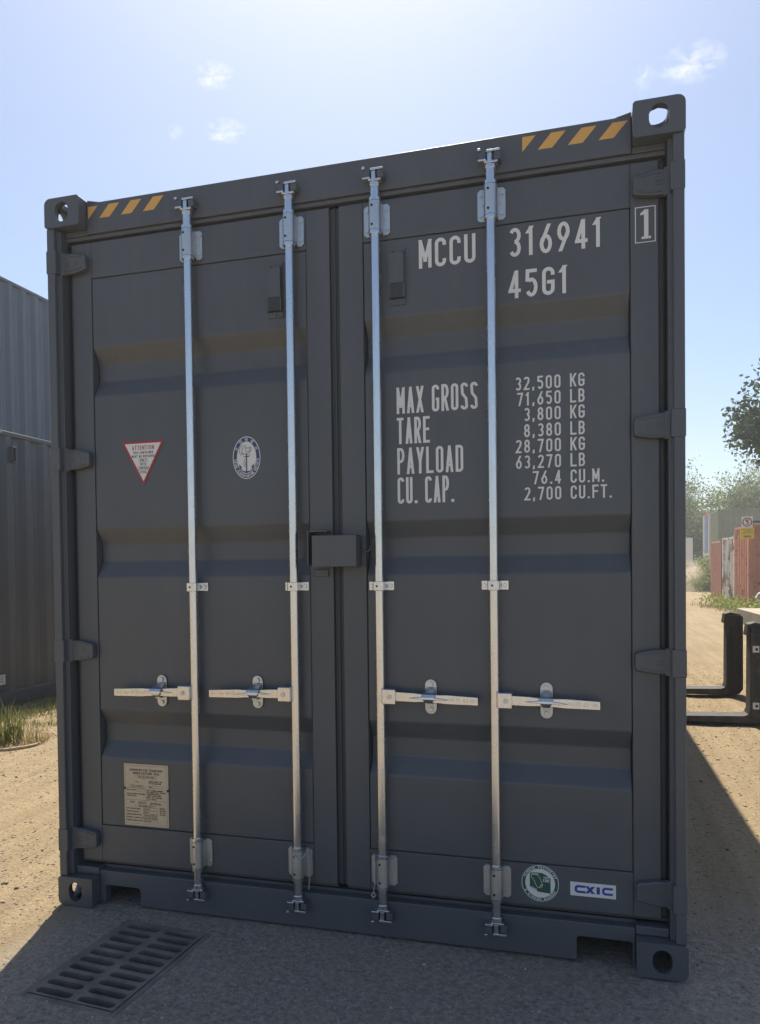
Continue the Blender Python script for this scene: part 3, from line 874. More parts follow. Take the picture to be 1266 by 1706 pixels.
# ---- lettering
LY = DY - 0.0006
def lt(s, x0, x1, z0, z1, stroke_w, parent=DR, y=LY, **kw):
    a, c = P(x0, z0, y), P(x1, z1, y)
    mb = MB(); text(mb, s, a[0], c[0], a[1], c[1]-a[1], stroke_w, y, **kw)
    return mb.build('lettering', M['letter'], parent)
lt('MCCU', .337, .538, 2.436, 2.536, .0125, gap=.30)
lt('316941', .652, .958, 2.438, 2.536, .0125, gap=.42)
lt('45G1', .650, .848, 2.297, 2.391, .0125, gap=.36)
mb = MB()
a, c = P(1.062, 2.434, LY), P(1.126, 2.551, LY)
for q in ((a[0], a[0]+.003, a[1], c[1]), (c[0]-.003, c[0], a[1], c[1]), (a[0]+.003, c[0]-.003, a[1], a[1]+.003), (a[0]+.003, c[0]-.003, c[1]-.003, c[1])):
    mb.flat([(q[0], q[2]), (q[1], q[2]), (q[1], q[3]), (q[0], q[3])], LY)
zz0, zz1 = P(0, 2.446, LY)[1], P(0, 2.541, LY)[1]
mx_ = (a[0]+c[0])/2
mb.flat([(mx_-.004, zz0), (mx_+.010, zz0), (mx_+.010, zz1), (mx_-.002, zz1), (mx_-.016, zz1-.012), (mx_-.016, zz1-.018), (mx_-.004, zz1-.016)], LY)
mb.flat([(mx_-.012, zz0), (mx_-.0045, zz0), (mx_-.0045, zz0+.008), (mx_-.012, zz0+.008)], LY); mb.flat([(mx_+.0105, zz0), (mx_+.018, zz0), (mx_+.018, zz0+.008), (mx_+.0105, zz0+.008)], LY)
mb.build('lettering', M['letter'], DR)
for s, x1, zb in (('MAX GROSS', .541, 1.930), ('TARE', .370, 1.822), ('PAYLOAD', .488, 1.714), ('CU. CAP.', .455, 1.609)):
    lt(s, .250, x1, zb, zb+.094, .0098, gap=.30)
zr = (1.982, 1.929, 1.876, 1.821, 1.768, 1.714, 1.659, 1.605)
for s, u, zb in zip(('32,500', '71,650', '3,800', '8,380', '28,700', '63,270', '76.4', '2,700'), ('KG', 'LB', 'KG', 'LB', 'KG', 'LB', 'CU.M.', 'CU.FT.'), zr):
    s2 = {'76.4': '76.4'}.get(s, s)
    lt(s2, .60, .821, zb, zb+.045, .0062, cw=.0208, align='r', gap=.40)
    lt(u, .852, 1.0, zb, zb+.045, .0062, cw=.0208, gap=.34)

# ---- hazard stripes on the header
def stripes(x0, zl, zh, y, mb):
    k = .046
    mb.flat([(x0, zh), (x0+k, zh), (x0, zl)], y)
    for i in range(3):
        b0 = x0+.052+.1005*i
        mb.flat([(b0, zl), (b0+.049, zl), (b0+.049+k, zh), (b0+k, zh)], y)
for x0 in (-1.013, .700):
    mb = MB(); a = P(x0, 2.788, .048); c = P(x0, 2.838, .048)
    stripes(a[0], a[1], c[1], .0488, mb)
    mb.build('hazard_stripe', M['yellow'], CT)

# ---- warning triangle
mb = MB()
A, B, C = P(-.877, 1.891, DY), P(-.690, 1.891, DY), P(-.782, 1.718, DY)
mb.flat([A, B, C], LY)
gx_, gz_ = (A[0]+B[0]+C[0])/3, (A[1]+B[1]+C[1])/3
mb.cur = 1; mb.flat([(gx_+(p[0]-gx_)*.86, gz_+(p[1]-gz_)*.86) for p in (A, B, C)], LY-.0003)
mb.cur = 2; cx_ = C[0]
text(mb, 'ATTENTION', cx_-.050, cx_+.050, A[1]-.034, .017, .0026, LY-.0006)
mb.cur = 3
for s, hw, zz, hh in (('THIS CONTAINER', .046, -.050, .0095), ('MUST BE REPAIRED', .052, -.065, .0095), ('ONLY', .014, -.081, .0095), ('WITH', .013, -.097, .0095), ('CORTEN', .020, -.113, .0095), ('STEEL', .017, -.129, .0095)):
    text(mb, s, cx_-hw, cx_+hw, A[1]+zz, hh, .0017, LY-.0006)
def frame2(mb, x0, x1, z0, z1, t, y):
    for q in ((x0, x0+t, z0, z1), (x1-t, x1, z0, z1), (x0+t, x1-t, z0, z0+t), (x0+t, x1-t, z1-t, z1)):
        mb.flat([(q[0], q[2]), (q[1], q[2]), (q[1], q[3]), (q[0], q[3])], y)
frame2(mb, cx_-.019, cx_+.019, A[1]-.0845, A[1]-.0685, .0009, LY-.0006); frame2(mb, cx_-.025, cx_+.025, A[1]-.1165, A[1]-.1005, .0009, LY-.0006)
mb.build('warning_sticker', [M['red'], M['white'], M['inkred'], M['ink']], DL)

# ---- oval classification emblem
mb = MB()
c0 = P(-.338, 1.804, DY); rx, rz = .0585, .0825
ecx, ecz = c0
mb.flat(ellipse(ecx, ecz, rx, rz), LY)
mb.cur = 1; ring(mb, ecx, ecz, rx*.70, rz*.76, rx*.945, rz*.962, LY-.0003)
mb.cur = 0
def arc_text(mb, s, cx, cz, rx, rz, a0, a1, h, t, y, inside=False):
    n = len(s)
    for i, ch in enumerate(s):
        a = math.radians(a0+(a1-a0)*(i+.5)/n)
        step = abs(math.radians(a1-a0))/n*(rx+rz)/2*.72
        ux, uz = -math.sin(a)*rx, math.cos(a)*rz
        l = math.hypot(ux, uz); ux, uz = ux/l, uz/l
        if a1 < a0: ux, uz = -ux, -uz
        px, pz = -uz, ux
        ox, oz = cx+rx*math.cos(a), cz+rz*math.sin(a)
        fn = lambda p, q, ux=ux, uz=uz, px=px, pz=pz, ox=ox, oz=oz, w=step: (ox+ux*(p-w/2)+px*(q-h/2), oz+uz*(p-w/2)+pz*(q-h/2))
        for k, ln in enumerate(glyph(ch, step-t, h-t)):
            stroke(mb, shift(ln, t/2, t/2), t, fn, y-.0001*k)
arc_text(mb, 'CHINA CLASSIFICATION SOCIETY', ecx, ecz, rx*.822, rz*.861, 183, 357, rz*.125, .0021, LY-.0006)
CJK = ('中', '国', '船', '级', '社')
# the five characters above, each drawn with a few plain strokes in a unit square
han = [[[(.1, .75), (.9, .75), (.9, .35), (.1, .35), (.1, .75)], [(.5, 1), (.5, 0)]],
       [[(0, 1), (1, 1), (1, 0), (0, 0), (0, 1)], [(.2, .72), (.8, .72)], [(.2, .3), (.8, .3)], [(.5, .72), (.5, .3)]],
       [[(.1, 0), (.1, .85), (.45, .85), (.45, 0)], [(0, .45), (.55, .45)], [(.65, 1), (.6, .55)], [(.8, 1), (1, .55)], [(.65, .4), (.95, .4), (.95, 0), (.65, 0), (.65, .4)]],
       [[(.3, 1), (.05, .6), (.35, .6), (.05, .2), (.4, .25)], [(.5, .95), (.9, .95), (.8, .55), (1, .5), (.5, 0)], [(.6, .95), (.45, 0)], [(.6, .5), (1, 0)]],
       [[(.2, 1), (.3, .85)], [(.05, .7), (.4, .7), (.05, .3)], [(.25, .5), (.25, 0)], [(.55, .6), (1, .6)], [(.77, .95), (.77, .05)], [(.5, .05), (1, .05)]]]
for i, hs in enumerate(han):
    a = math.radians(150-30*i); w = .0115
    ux, uz = math.sin(a)*rx, -math.cos(a)*rz; l = math.hypot(ux, uz); ux, uz = ux/l, uz/l
    px, pz = -uz, ux; ox, oz = ecx+rx*.822*math.cos(a), ecz+rz*.861*math.sin(a)
    fn = lambda p, q, ux=ux, uz=uz, px=px, pz=pz, ox=ox, oz=oz: (ox+ux*(p-w/2)+px*(q-w/2), oz+uz*(p-w/2)+pz*(q-w/2))
    for k, ln in enumerate(hs): stroke(mb, [(p[0]*w, p[1]*w) for p in ln], .0014, fn, LY-.0006-.0001*k)
mb.cur = 1; F0 = lambda p, q: (ecx+p, ecz+q)
yE = LY-.0006
stroke(mb, [(0, .012), (0, -.052)], .0045, F0, yE); stroke(mb, [(-.010, .004), (.010, .004)], .0035, F0, yE-.0001)
stroke(mb, arc(0, .013, .0035, .0035, 0, 360, 11), .0016, F0, yE-.0002)
stroke(mb, arc(0, -.030, .028, .027, 195, 345, 15), .0042, F0, yE-.0003)
for s in (-1, 1):
    mb.flat([(ecx+s*.033, ecz-.024), (ecx+s*.019, ecz-.036), (ecx+s*.029, ecz-.045)], yE-.0004)
mb.flat([(ecx-.012, ecz-.052), (ecx+.012, ecz-.052), (ecx, ecz-.062)], yE-.0005)
k = 0
for ln in ([(-.004, -.038), (-.010, -.030), (-.012, -.018), (-.008, -.008), (-.003, -.004)], [(.002, -.034), (-.005, -.027), (-.004, -.016)],
           arc(-.012, .028, .018, .019, 60, 250, 12), arc(-.008, .027, .011, .012, 80, 290, 10), arc(.006, .032, .009, .011, 140, 400, 12), [(.004, .022), (.012, .020), (.019, .026), (.022, .036), (.016, .043)], [(-.002, .046), (.001, .038), (.008, .036), (.014, .040)], [(.006, .012), (.012, .008), (.016, .013)], [(-.010, .010), (-.016, .014), (-.021, .022)]):
    stroke(mb, ln, .0016, F0, yE-.0007-.0001*k); k += 1
mb.build('classification_emblem', [M['white'], M['navy']], DL)

# ---- approval plate
mb = MB()
p0 = P(-.895, .360, DY); p1 = P(-.696, .608, DY)
px0, pz0, px1, pz1 = p0[0], p0[1], p1[0], p1[1]
pw, ph = px1-px0, pz1-pz0
mb.box(px0, px1, DY-.0022, DY+.0010, pz0, pz1)
mb.cur = 1; yP = DY-.0026
def X(u): return px0+pw*u
def Z(v_): return pz0+ph*v_
frame2(mb, X(.03), X(.97), Z(.03), Z(.975), .0007, yP)
def tl(s, u0, u1, v_, h, t=.0013): text(mb, s, X(u0), X(u1), Z(v_), ph*h, t, yP)
tl('APPROVED FOR TRANSPORT', .13, .88, .885, .036, .0018); tl('UNDER CUSTOMS SEAL', .20, .81, .835, .036, .0018)
frame2(mb, X(.27), X(.74), Z(.768), Z(.818), .0008, yP); tl('DB-123-CXIC-1198', .33, .68, .780, .026)
tl('TYPE', .25, .33, .70, .02, .001); frame2(mb, X(.13), X(.45), Z(.62), Z(.66), .0008, yP); tl('CX-40HC', .17, .41, .628, .024)
tl("MANUFACTURER'S NO.", .56, .86, .715, .022); tl('OF THE CONTAINER', .56, .84, .685, .022); frame2(mb, X(.55), X(.87), Z(.62), Z(.658), .0008, yP); tl('CXI', .57, .64, .626, .024)
for q in ((.03, .5, .605, .605), (.03, .97, .415, .415)):
    mb.flat([(X(q[0]), Z(q[2])), (X(q[1]), Z(q[2])), (X(q[1]), Z(q[2])+.0008), (X(q[0]), Z(q[2])+.0008)], yP)
mb.flat([(X(.5), Z(.416)), (X(.5)+.0008, Z(.416)), (X(.5)+.0008, Z(.604)), (X(.5), Z(.604))], yP)
tl('DATE OF MFG', .06, .27, .565, .022, .0016); frame2(mb, X(.29), X(.48), Z(.555), Z(.592), .0007, yP)
tl('WOOD COMPONENTS TREATMENT', .06, .48, .505, .019, .0012); tl('IMMUNIZED', .06, .27, .475, .019, .0012)
for i, s in enumerate(('UNIT OWNER NUMBER', 'IN SERIES NO. ISSUED', 'CONSTRUCTED BY', 'JOINT CONTAINER', 'MFG. CO. LIMITED', 'P.R. CHINA')):
    tl(s, .52, .52+.42*len(s)/20, .570-.028*i, .020, .0014)
tl('CSC', .13, .23, .365, .032, .0016); tl('SAFETY', .31, .51, .360, .032, .0016); tl('APPROVAL', .58, .84, .355, .032, .0016)
frame2(mb, X(.24), X(.71), Z(.305), Z(.345), .0008, yP); tl('CN-CCS-4271', .33, .66, .312, .024)
for i, (s, w) in enumerate((('DATE MANUFACTURED', .31), ('IDENTIFICATION NO.', .28), ('MAXIMUM OPERATING GROSS MASS', .34), ('ALLOWABLE STACKING LOAD', .36), ('TRANSVERSE RACKING TEST FORCE', .36))):
    v_ = .265-.048*i
    tl(s, .05, .05+w, v_, .020, .0013)
    frame2(mb, X(.42), X(.75), Z(v_-.010), Z(v_+.032), .0007, yP)
    tl(('09 2024', 'MCCU', '32500 KG  71650 LB', '213300 KG 470250', '15240 KG')[i], .44, (.58, .54, .73, .73, .60)[i], v_, .020, .0013)
for i, s in enumerate(('NEXT', 'EXAM', 'DATE', 'ACEP')): tl(s, .80, .93, .29-.034*i, .022, .0014)
mb.cur = 2
for u in (.012, .988): mb.cyl((X(u), DY-.0045, Z(.595)), (X(u), DY-.0021, Z(.595)), .0052, 14)
mb.build('approval_plate', [M['plate'], M['ink'], M['black']], DL)

# ---- round carbon footprint sticker
mb = MB()
fx_, fz_ = P(.741, .2835, DY); fr = .0645
mb.flat(ellipse(fx_, fz_, fr, fr, 56), LY)
mb.cur = 1; ring(mb, fx_, fz_, fr*.80, fr*.80, fr*.965, fr*.965, LY-.0003, 56)
mb.cur = 0
arc_text(mb, 'CARBON FOOTPRINT', fx_, fz_, fr*.885, fr*.885, 160, 20, fr*.115, .0019, LY-.0006)
arc_text(mb, 'EQUIPPED BADGES', fx_, fz_, fr*.885, fr*.885, 205, 335, fr*.115, .0019, LY-.0006)
mb.cur = 1
mb.flat([(fx_-.036, fz_+.034), (fx_-.030, fz_+.038), (fx_+.008, fz_+.037), (fx_+.036, fz_+.022), (fx_+.036, fz_-.034), (fx_-.006, fz_-.031), (fx_-.036, fz_-.014)], LY-.0004)
mb.cur = 0; FF = lambda p, q: (fx_+p, fz_+q); yF = LY-.0008
for k, ln in enumerate(([(-.030, .030), (-.030, .020), (-.020, .008), (-.016, -.004), (-.010, -.014), (-.002, -.016), (.006, -.013), (.009, -.004), (.004, .004), (.002, .012), (-.002, .022), (-.008, .025)],
        arc(-.028, .032, .0035, .004, 0, 360, 9), arc(-.021, .0325, .0028, .0035, 0, 360, 9), arc(-.0145, .032, .0025, .003, 0, 360, 9), arc(-.0085, .031, .0022, .0028, 0, 360, 9), [(-.002, -.012), (.004, -.008), (.006, -.002)], [(.000, -.009), (.003, -.005)])):
    stroke(mb, ln, .0015, FF, yF-.0001*k)
text(mb, 'CZRE', fx_+.010, fx_+.032, fz_+.006, .010, .0022, yF); text(mb, 'CARBON', fx_+.012, fx_+.033, fz_+.019, .006, .0012, yF)
text(mb, 'ECCE', fx_-.030, fx_-.012, fz_-.019, .006, .0014, yF, fn=lambda p, q: (p, q-(p-fx_+.030)*.45))
mb.build('round_sticker', [M['white'], M['dkgreen']], DR)

# ---- maker sticker
mb = MB()
a = P(.842, .253, DY); c = P(.991, .300, DY)
mb.flat([(a[0], a[1]), (c[0], a[1]), (c[0], c[1]), (a[0], c[1])], LY)
mb.cur = 1
sx0, sx1 = a[0]+.014, c[0]-.014; sz0 = a[1]+.0115; sh = (c[1]-a[1])-.023
W_ = (sx1-sx0); cwid_ = W_*.264; t_ = .0112
def wide_c(x):
    o = [(x+cwid_, sz0+sh-.0030), (x+cwid_*.30, sz0+sh-.0030), (x+.005, sz0+sh*.70), (x+.005, sz0+sh*.30), (x+cwid_*.30, sz0+.0030), (x+cwid_, sz0+.0030)]
    stroke(mb, o, t_*.72, lambda p, q: (p, q), LY-.0003)
wide_c(sx0); wide_c(sx1-cwid_)
xx = sx0+W_*.285; xw = W_*.276
for k, (q0, q1) in enumerate(((0, 1), (1, 0))):
    mb.flat([(xx, sz0+sh*q0), (xx+.012, sz0+sh*q0), (xx+xw, sz0+sh*q1), (xx+xw-.012, sz0+sh*q1)], LY-.0004-.0001*k)
xi = sx0+W_*.63
mb.flat([(xi-.004, sz0), (xi+.007, sz0), (xi+.007, sz0+sh), (xi-.004, sz0+sh)], LY-.0006)
mb.build('maker_sticker', [M['white'], M['cxblue']], DR)

# ---- body behind the doors
def corrugated(length, z0, z1, y_out, depth, pitch, flat_, axis_len0):
    """profile points along the length: outer flat, slope, inner flat, slope"""
    pts = []; t = axis_len0; e = axis_len0+length
    sl = pitch*0.5-flat_
    while t < e-1e-6:
        for dt, dd in ((0, 0), (flat_, 0), (flat_+sl, depth), (flat_*2+sl, depth)):
            if t+dt <= e: pts.append((t+dt, y_out+dd))
        t += pitch
    pts.append((e, y_out))
    return pts
for s in (-1, 1):
    pr = corrugated(LN-.36, 0, 0, 0, .036, .278, .072, .18)
    V = [(s*(1.213-d), y, z) for z in (.155, 2.835) for (y, d) in pr]
    n = len(pr)
    F = [(i, i+1, n+i+1, n+i) if s > 0 else (i, n+i, n+i+1, i+1) for i in range(n-1)]
    MB().add(V, F).build('side_wall', PM, CT)
    MB().box(s*1.216, s*1.17, .179, LN-.179, .014, .155).box(s*1.216, s*1.156, .179, LN-.179, 2.836, 2.88).build('side_rail', PM, CT, bevel=.004)
    MB().box(s*1.2155, s*1.118, LN-.16, LN-.006, .119, 2.777).build('corner_post', PM, CT)
MB().box(-1.155, 1.155, .151, LN-.02, 2.842, 2.868).build('roof', PM, CT)
MB().box(-1.168, 1.168, .156, LN-.02, .118, .149).build('floor', M['rubber'], CT)
MB().box(-1.117, 1.117, LN-.05, LN-.012, .150, 2.840).build('end_wall', PM, CT)

# ---- seal wires left hanging on two of the lower brackets
def seal_wire(x, pts, label):
    o = empty('seal_wire', (x, .01, .3))
    tag(o, label, 'wire')
    c = o.location
    mb = MB()
    for ph_ in (0, math.pi):
        path = []
        for i in range(len(pts)-1):
            a, b_ = Vector(pts[i]), Vector(pts[i+1])
            for k in range(6):
                t = k/6; p = a.lerp(b_, t)
                w = ph_+(i*6+k)*1.1
                path.append((p.x+.0022*math.cos(w)-c.x, p.y+.0016*math.sin(w)-c.y, p.z-c.z))
        path.append(tuple(Vector(pts[-1])-c))
        mb.tube(path, .0014, 5)
    mb.build('wire', M['zincdull'], o, smooth=True)
    return o
bz = .255
seal_wire(R2, [(R2-.010, .006, bz+.042), (R2+.010, .005, bz+.030), (R2+.024, .022, bz+.026), (R2+.034, .050, bz+.050), (R2+.036, .048, bz+.056), (R2+.038, .046, bz+.020), (R2+.043, .046, bz-.030), (R2+.040, .046, bz-.075), (R2+.037, .046, bz-.105)], 'thin twisted seal wire hanging straight at the right of a lower rod bracket')
seal_wire(R3, [(R3+.036, .050, bz+.045), (R3+.020, .012, bz+.066), (R3-.008, .004, bz+.070), (R3-.030, .040, bz+.060), (R3-.034, .050, bz+.030), (R3-.036, .048, bz-.010), (R3-.033, .048, bz-.045), (R3-.040, .048, bz-.085), (R3-.048, .048, bz-.098), (R3-.042, .048, bz-.108), (R3-.034, .048, bz-.098), (R3-.040, .048, bz-.086)], 'looped seal wire with a ring end wrapped around a lower rod bracket')

# ------------------------------------------------------------------ other containers in the yard
CW = 2.438
def yard_container(label, loc, rz, length, height, side_mat, group=None, end_mat=None, rail_mat=None, pitch=.278, endpitch=.25):
    o = empty('shipping_container', loc, rz)
    tag(o, label, 'container', group)
    em = end_mat or side_mat; rm = rail_mat or side_mat
    for sgn, y in ((1, 0.012), (-1, CW-0.012)):
        pr = corrugated(length-.34, 0, 0, 0, .036, pitch, .072 if pitch > .2 else .05, .17)
        n = len(pr)
        V = [(x, y+sgn*d, z) for z in (.16, height-.062) for (x, d) in pr]
        F = [(i, i+1, n+i+1, n+i) if sgn > 0 else (i, n+i, n+i+1, i+1) for i in range(n-1)]
        MB().add(V, F).build('side_wall', side_mat, o)
        ya, yb = (y-.008, y+.052) if sgn > 0 else (y-.052, y+.008)
        MB().box(.179, length-.179, ya, yb, height-.062, height-.012).build('top_rail', rm, o, bevel=.012, seg=3)
        MB().box(.179, length-.179, ya, yb, .012, .16).build('bottom_rail', rm, o, bevel=.006)
    for sgn, x in ((1, .012), (-1, length-.012)):
        pr = corrugated(CW-.32, 0, 0, 0, .055, endpitch, endpitch*.24, .16)
        n = len(pr)
        V = [(x+sgn*d, y, z) for z in (.17, height-.10) for (y, d) in pr]
        F = [(i, n+i, n+i+1, i+1) if sgn > 0 else (i, i+1, n+i+1, n+i) for i in range(n-1)]
        MB().add(V, F).build('end_wall', em, o)
        xa, xb = (x-.006, x+.07) if sgn > 0 else (x-.07, x+.006)
        MB().box(xa, xb, .163, CW-.163, height-.102, height-.03).build('end_header', rm, o, bevel=.006)
        MB().box(xa, xb, .163, CW-.163, .012, .172).build('end_sill', rm, o, bevel=.006)
    MB().box(.08, length-.08, .066, CW-.066, height-.05, height-.028).build('roof', side_mat, o)
    MB().box(.08, length-.08, .066, CW-.066, .11, .15).build('floor', M['rubber'], o)
    for x in (0, length):
        for y in (0, CW):
            dx, dy = (1 if x == 0 else -1), (1 if y == 0 else -1)
            MB().box(x+dx*.003, x+dx*.165, y+dy*.003, y+dy*.158, .119, height-.119).build('corner_post', rm, o, bevel=.006)
            for z0 in (0, height-.118):
                c = MB().box(x, x+dx*.178, y, y+dy*.162, z0, z0+.118).build('corner_casting', rm, o, bevel=.008)
                MB().prism(stadium(y+dy*.081, z0+.06, .055, .075), x-dx*.0008, x+dx*.004, 'x').build('casting_hole', M['dark'], c)  # solid oval given the dark of an open hole's shade
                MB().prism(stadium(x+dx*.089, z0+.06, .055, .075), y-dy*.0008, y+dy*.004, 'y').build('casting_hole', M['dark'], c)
    return o
H90 = math.pi/2
lc = yard_container('dark slate shipping container standing on the grassy verge, vent near its top rail', (-4.9, 3.46, -0.02), H90, 12.192, 2.896, M['paint2'])
# vent, stripe and data label on its long side (local x runs along the yard, local -y faces the alley)
mb = MB(); mb.box(.50, .565, -.030, .015, 2.56, 2.73); mb.build('vent_cover', M['paint2'], lc, bevel=.006)
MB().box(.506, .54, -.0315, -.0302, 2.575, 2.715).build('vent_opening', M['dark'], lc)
mb = MB(); mb.add([(.20, .0025, 2.868), (.40, .0025, 2.868), (.20, .0025, 2.76)], [(0, 2, 1)]); mb.build('hazard_stripe', M['yellow'], lc)
mb = MB(); mb.box(.285, .365, .0085, .011, .245, .345)
mb.cur = 1
for i in range(5): mb.box(.295, .355-.008*(i % 3), .0078, .0084, .262+.016*i, .268+.016*i)
mb.build('data_label', [M['white'], M['ink']], lc)
yard_container('blue grey shipping container raised on a second tier behind the slate one', (-7.345, 3.0, 2.88), H90, 12.192, 2.896, M['paint3'])
yard_container('slate shipping container under the raised blue grey one, hidden behind the front row', (-7.345, 3.0, -0.02), H90, 12.192, 2.896, M['paint2'])

def gz1(x, y): return float(gz(x, y))
rx0 = 6.42
yard_container('rusty red shipping container with a speed sign at its corner', (rx0, 25.45, gz1(rx0, 25.5)-.02), 0, 6.058, 2.896, M['rust'], endpitch=.30)
yard_container('weathered white shipping container with rust patches, between two red ones', (rx0+.03, 28.15, gz1(rx0, 29)-.02), 0, 6.058, 2.591, M['whitecont'], endpitch=.28)
yard_container('brown red shipping container beyond the weathered white one', (rx0, 30.80, gz1(rx0, 32)-.02), 0, 6.058, 2.591, M['rust2'], endpitch=.28)
zl = gz1(8.4, 46)-.02
yard_container('cream half height container under the green one', (8.36, 43.4, zl), 0, 6.058, 2.2, M['cream'])
yard_container('cream half height container overgrown by creepers, under the blue and white one', (8.33, 46.05, zl), 0, 6.058, 2.2, M['cream'])
yard_container('olive green shipping container stacked high behind the red row', (8.36, 43.4, zl+2.2), 0, 12.192, 2.591, M['green'])
bw = yard_container('white shipping container with a blue door end and orange top rail', (8.33, 46.05, zl+2.2), 0, 6.058, 2.591, M['cream'], rail_mat=M['cream'])
MB().box(-.012, .004, .70, 1.75, .18, 2.47).build('blue_panel', M['blue'], bw, bevel=.003)
MB().box(-.016, .004, .17, CW-.17, 2.478, 2.575).build('orange_header', M['orange'], bw, bevel=.003)

# ------------------------------------------------------------------ speed sign
sg = empty('speed_sign', (6.36, 25.36, 2.26))
tag(sg, 'white square speed limit 5 sign over a yellow notice board', 'sign')
sy = 0.0
mb = MB(); mb.box(-.165, .185, -.006, .006, .375, .76); mb.build('speed_plate', M['white'], sg, bevel=.004)
mb = MB(); ring(mb, .01, .567, .118, .118, .158, .158, -.0068, 36); mb.build('red_ring', M['signred'], sg)
mb = MB(); text(mb, '5', -.045, .065, .48, .175, .034, -.0072); mb.build('numeral', M['ink'], sg)
mb = MB(); mb.box(-.205, .225, -.006, .006, 0.0, .365); mb.build('notice_board', M['signyel'], sg, bevel=.003)
mb = MB()
for i, (s, w) in enumerate((('DRIVE CAREFULLY', .17), ('TRUCKS', .11), ('OPERATING IN YARD', .17))): text(mb, s, .01-w, .01+w, .295-.055*i, .026, .006, -.0068)
text(mb, 'DANISH', -.10, .13, .04, .07, .013, -.0068)
mb.build('notice_text', M['ink'], sg)
mb = MB(); mb.box(.186, 1.1, -.02, .02, .545, .605); mb.box(.10, .14, .0065, .10, .20, .26)
mb.box(1.06, 1.10, .0205, .13, .545, .605)
mb.build('bracket_arm', M['black'], sg, bevel=.004)

# ------------------------------------------------------------------ forklift reaching for the container
fk = empty('forklift', (2.6, 5.1, 0.0))
tag(fk, 'heavy forklift with two long black forks lowered to the ground beside the container', 'forklift')
def FB(name, mt_, bx_, bev=.006):
    mb = MB()
    for q in bx_: mb.box(q[0]-2.6, q[1]-2.6, q[2]-5.1, q[3]-5.1, q[4], q[5])
    return mb.build(name, mt_, fk, bevel=bev)
zg_ = gz1(1.9, 5)
for yc, xo in ((4.36, -.10), (5.84, -.03)):
    # L-shaped fork: tine along -x, shank upright, rounded heel
    prof = [(1.30, .030), (2.38, .022), (2.48, .04), (2.515, .09), (2.515, .84), (2.48, .855), (2.36, .85), (2.355, .14), (2.34, .105), (2.30, .092), (1.30, .062)]
    mb = MB(); mb.prism([(p[0]+xo-2.6, p[1]) for p in prof], yc-.09-5.1, yc+.09-5.1, 'y')
    f_ = mb.build('fork', M['fork'], fk, bevel=.006)
    for zz in ((.66, .18) if yc < 5 else ()):
        MB().box(2.375+xo-2.6, 2.425+xo-2.6, yc-.0935-5.1, yc-.0905-5.1, zz-.028, zz+.028).build('marker_plate', M['white'], f_)
        MB().cyl((2.405+xo-2.6, yc-.0975-5.1, zz), (2.405+xo-2.6, yc-.0937-5.1, zz), .012, 10).build('marker_bolt', M['black'], f_)
    mb = MB(); mb.prism([(2.33+xo-2.6, .77), (2.345+xo-2.6, .87), (2.40+xo-2.6, .888), (2.50+xo-2.6, .86), (2.50+xo-2.6, .80), (2.46+xo-2.6, .80)], yc-.075-5.1, yc+.075-5.1, 'y')
    mb.build('fork_hook', M['fork'], f_, bevel=.008)
M['dusty'] = paint('dusty_grey_steel', (0.40, 0.36, 0.29), rough=0.8, dustamt=.4)
FB('carriage_beam', M['dusty'], [(2.52, 2.80, 4.0, 6.25, .745, .90)])
FB('carriage_bar', M['black'], [(2.72, 2.80, 4.0, 6.2, .16, .28)])
FB('carriage_plate', M['black'], [(2.74, 2.79, 4.5, 5.7, .281, .744)])
for y in (4.72, 5.48): FB('mast_rail', M['black'], [(2.81, 3.02, y-.09, y+.09, .12, 3.1)])
FB('mast_cross', M['black'], [(2.84, 2.98, 4.82, 5.38, 2.9, 3.05), (2.84, 2.98, 4.82, 5.38, 1.2, 1.3)])
FB('body', M['signyel'], [(3.2, 5.8, 4.35, 5.85, .45, 1.25), (5.0, 6.1, 4.3, 5.9, .40, 1.45)], .04)
for x in (3.5, 5.6):
    for y in (4.25, 5.95):
        mb = MB(); mb.cyl((x-2.6, y-.16-5.1, .48), (x-2.6, y+.16-5.1, .48), .48, 28); w_ = mb.build('wheel', M['tyre'], fk, smooth=40)
        MB().cyl((x-2.6, y-.165-5.1, .48), (x-2.6, y+.165-5.1, .48), .24, 20).build('rim', M['sheet'], w_, smooth=40)
for q_ in [(3.5, 3.58, 4.45, 4.53, 1.25, 2.6), (3.5, 3.58, 5.67, 5.75, 1.25, 2.6), (5.0, 5.08, 4.45, 4.53, 1.45, 2.6), (5.0, 5.08, 5.67, 5.75, 1.45, 2.6)]: FB('cab_post', M['black'], [q_])
FB('cab_roof', M['black'], [(3.45, 5.15, 4.4, 5.8, 2.6, 2.68)], .02)
mb = MB(); mb.prism([(2.575-2.6, 1.035), (2.60-2.6, 1.085), (2.74-2.6, 1.15), (2.84-2.6, 1.13), (2.78-2.6, 1.00), (2.64-2.6, .985)], 5.60-5.1, 5.66-5.1, 'y')
mb.build('side_guard', M['sheet'], fk, bevel=.006)
FB('guard_post', M['black'], [(2.70, 2.76, 5.66, 5.72, .90, 1.10)])

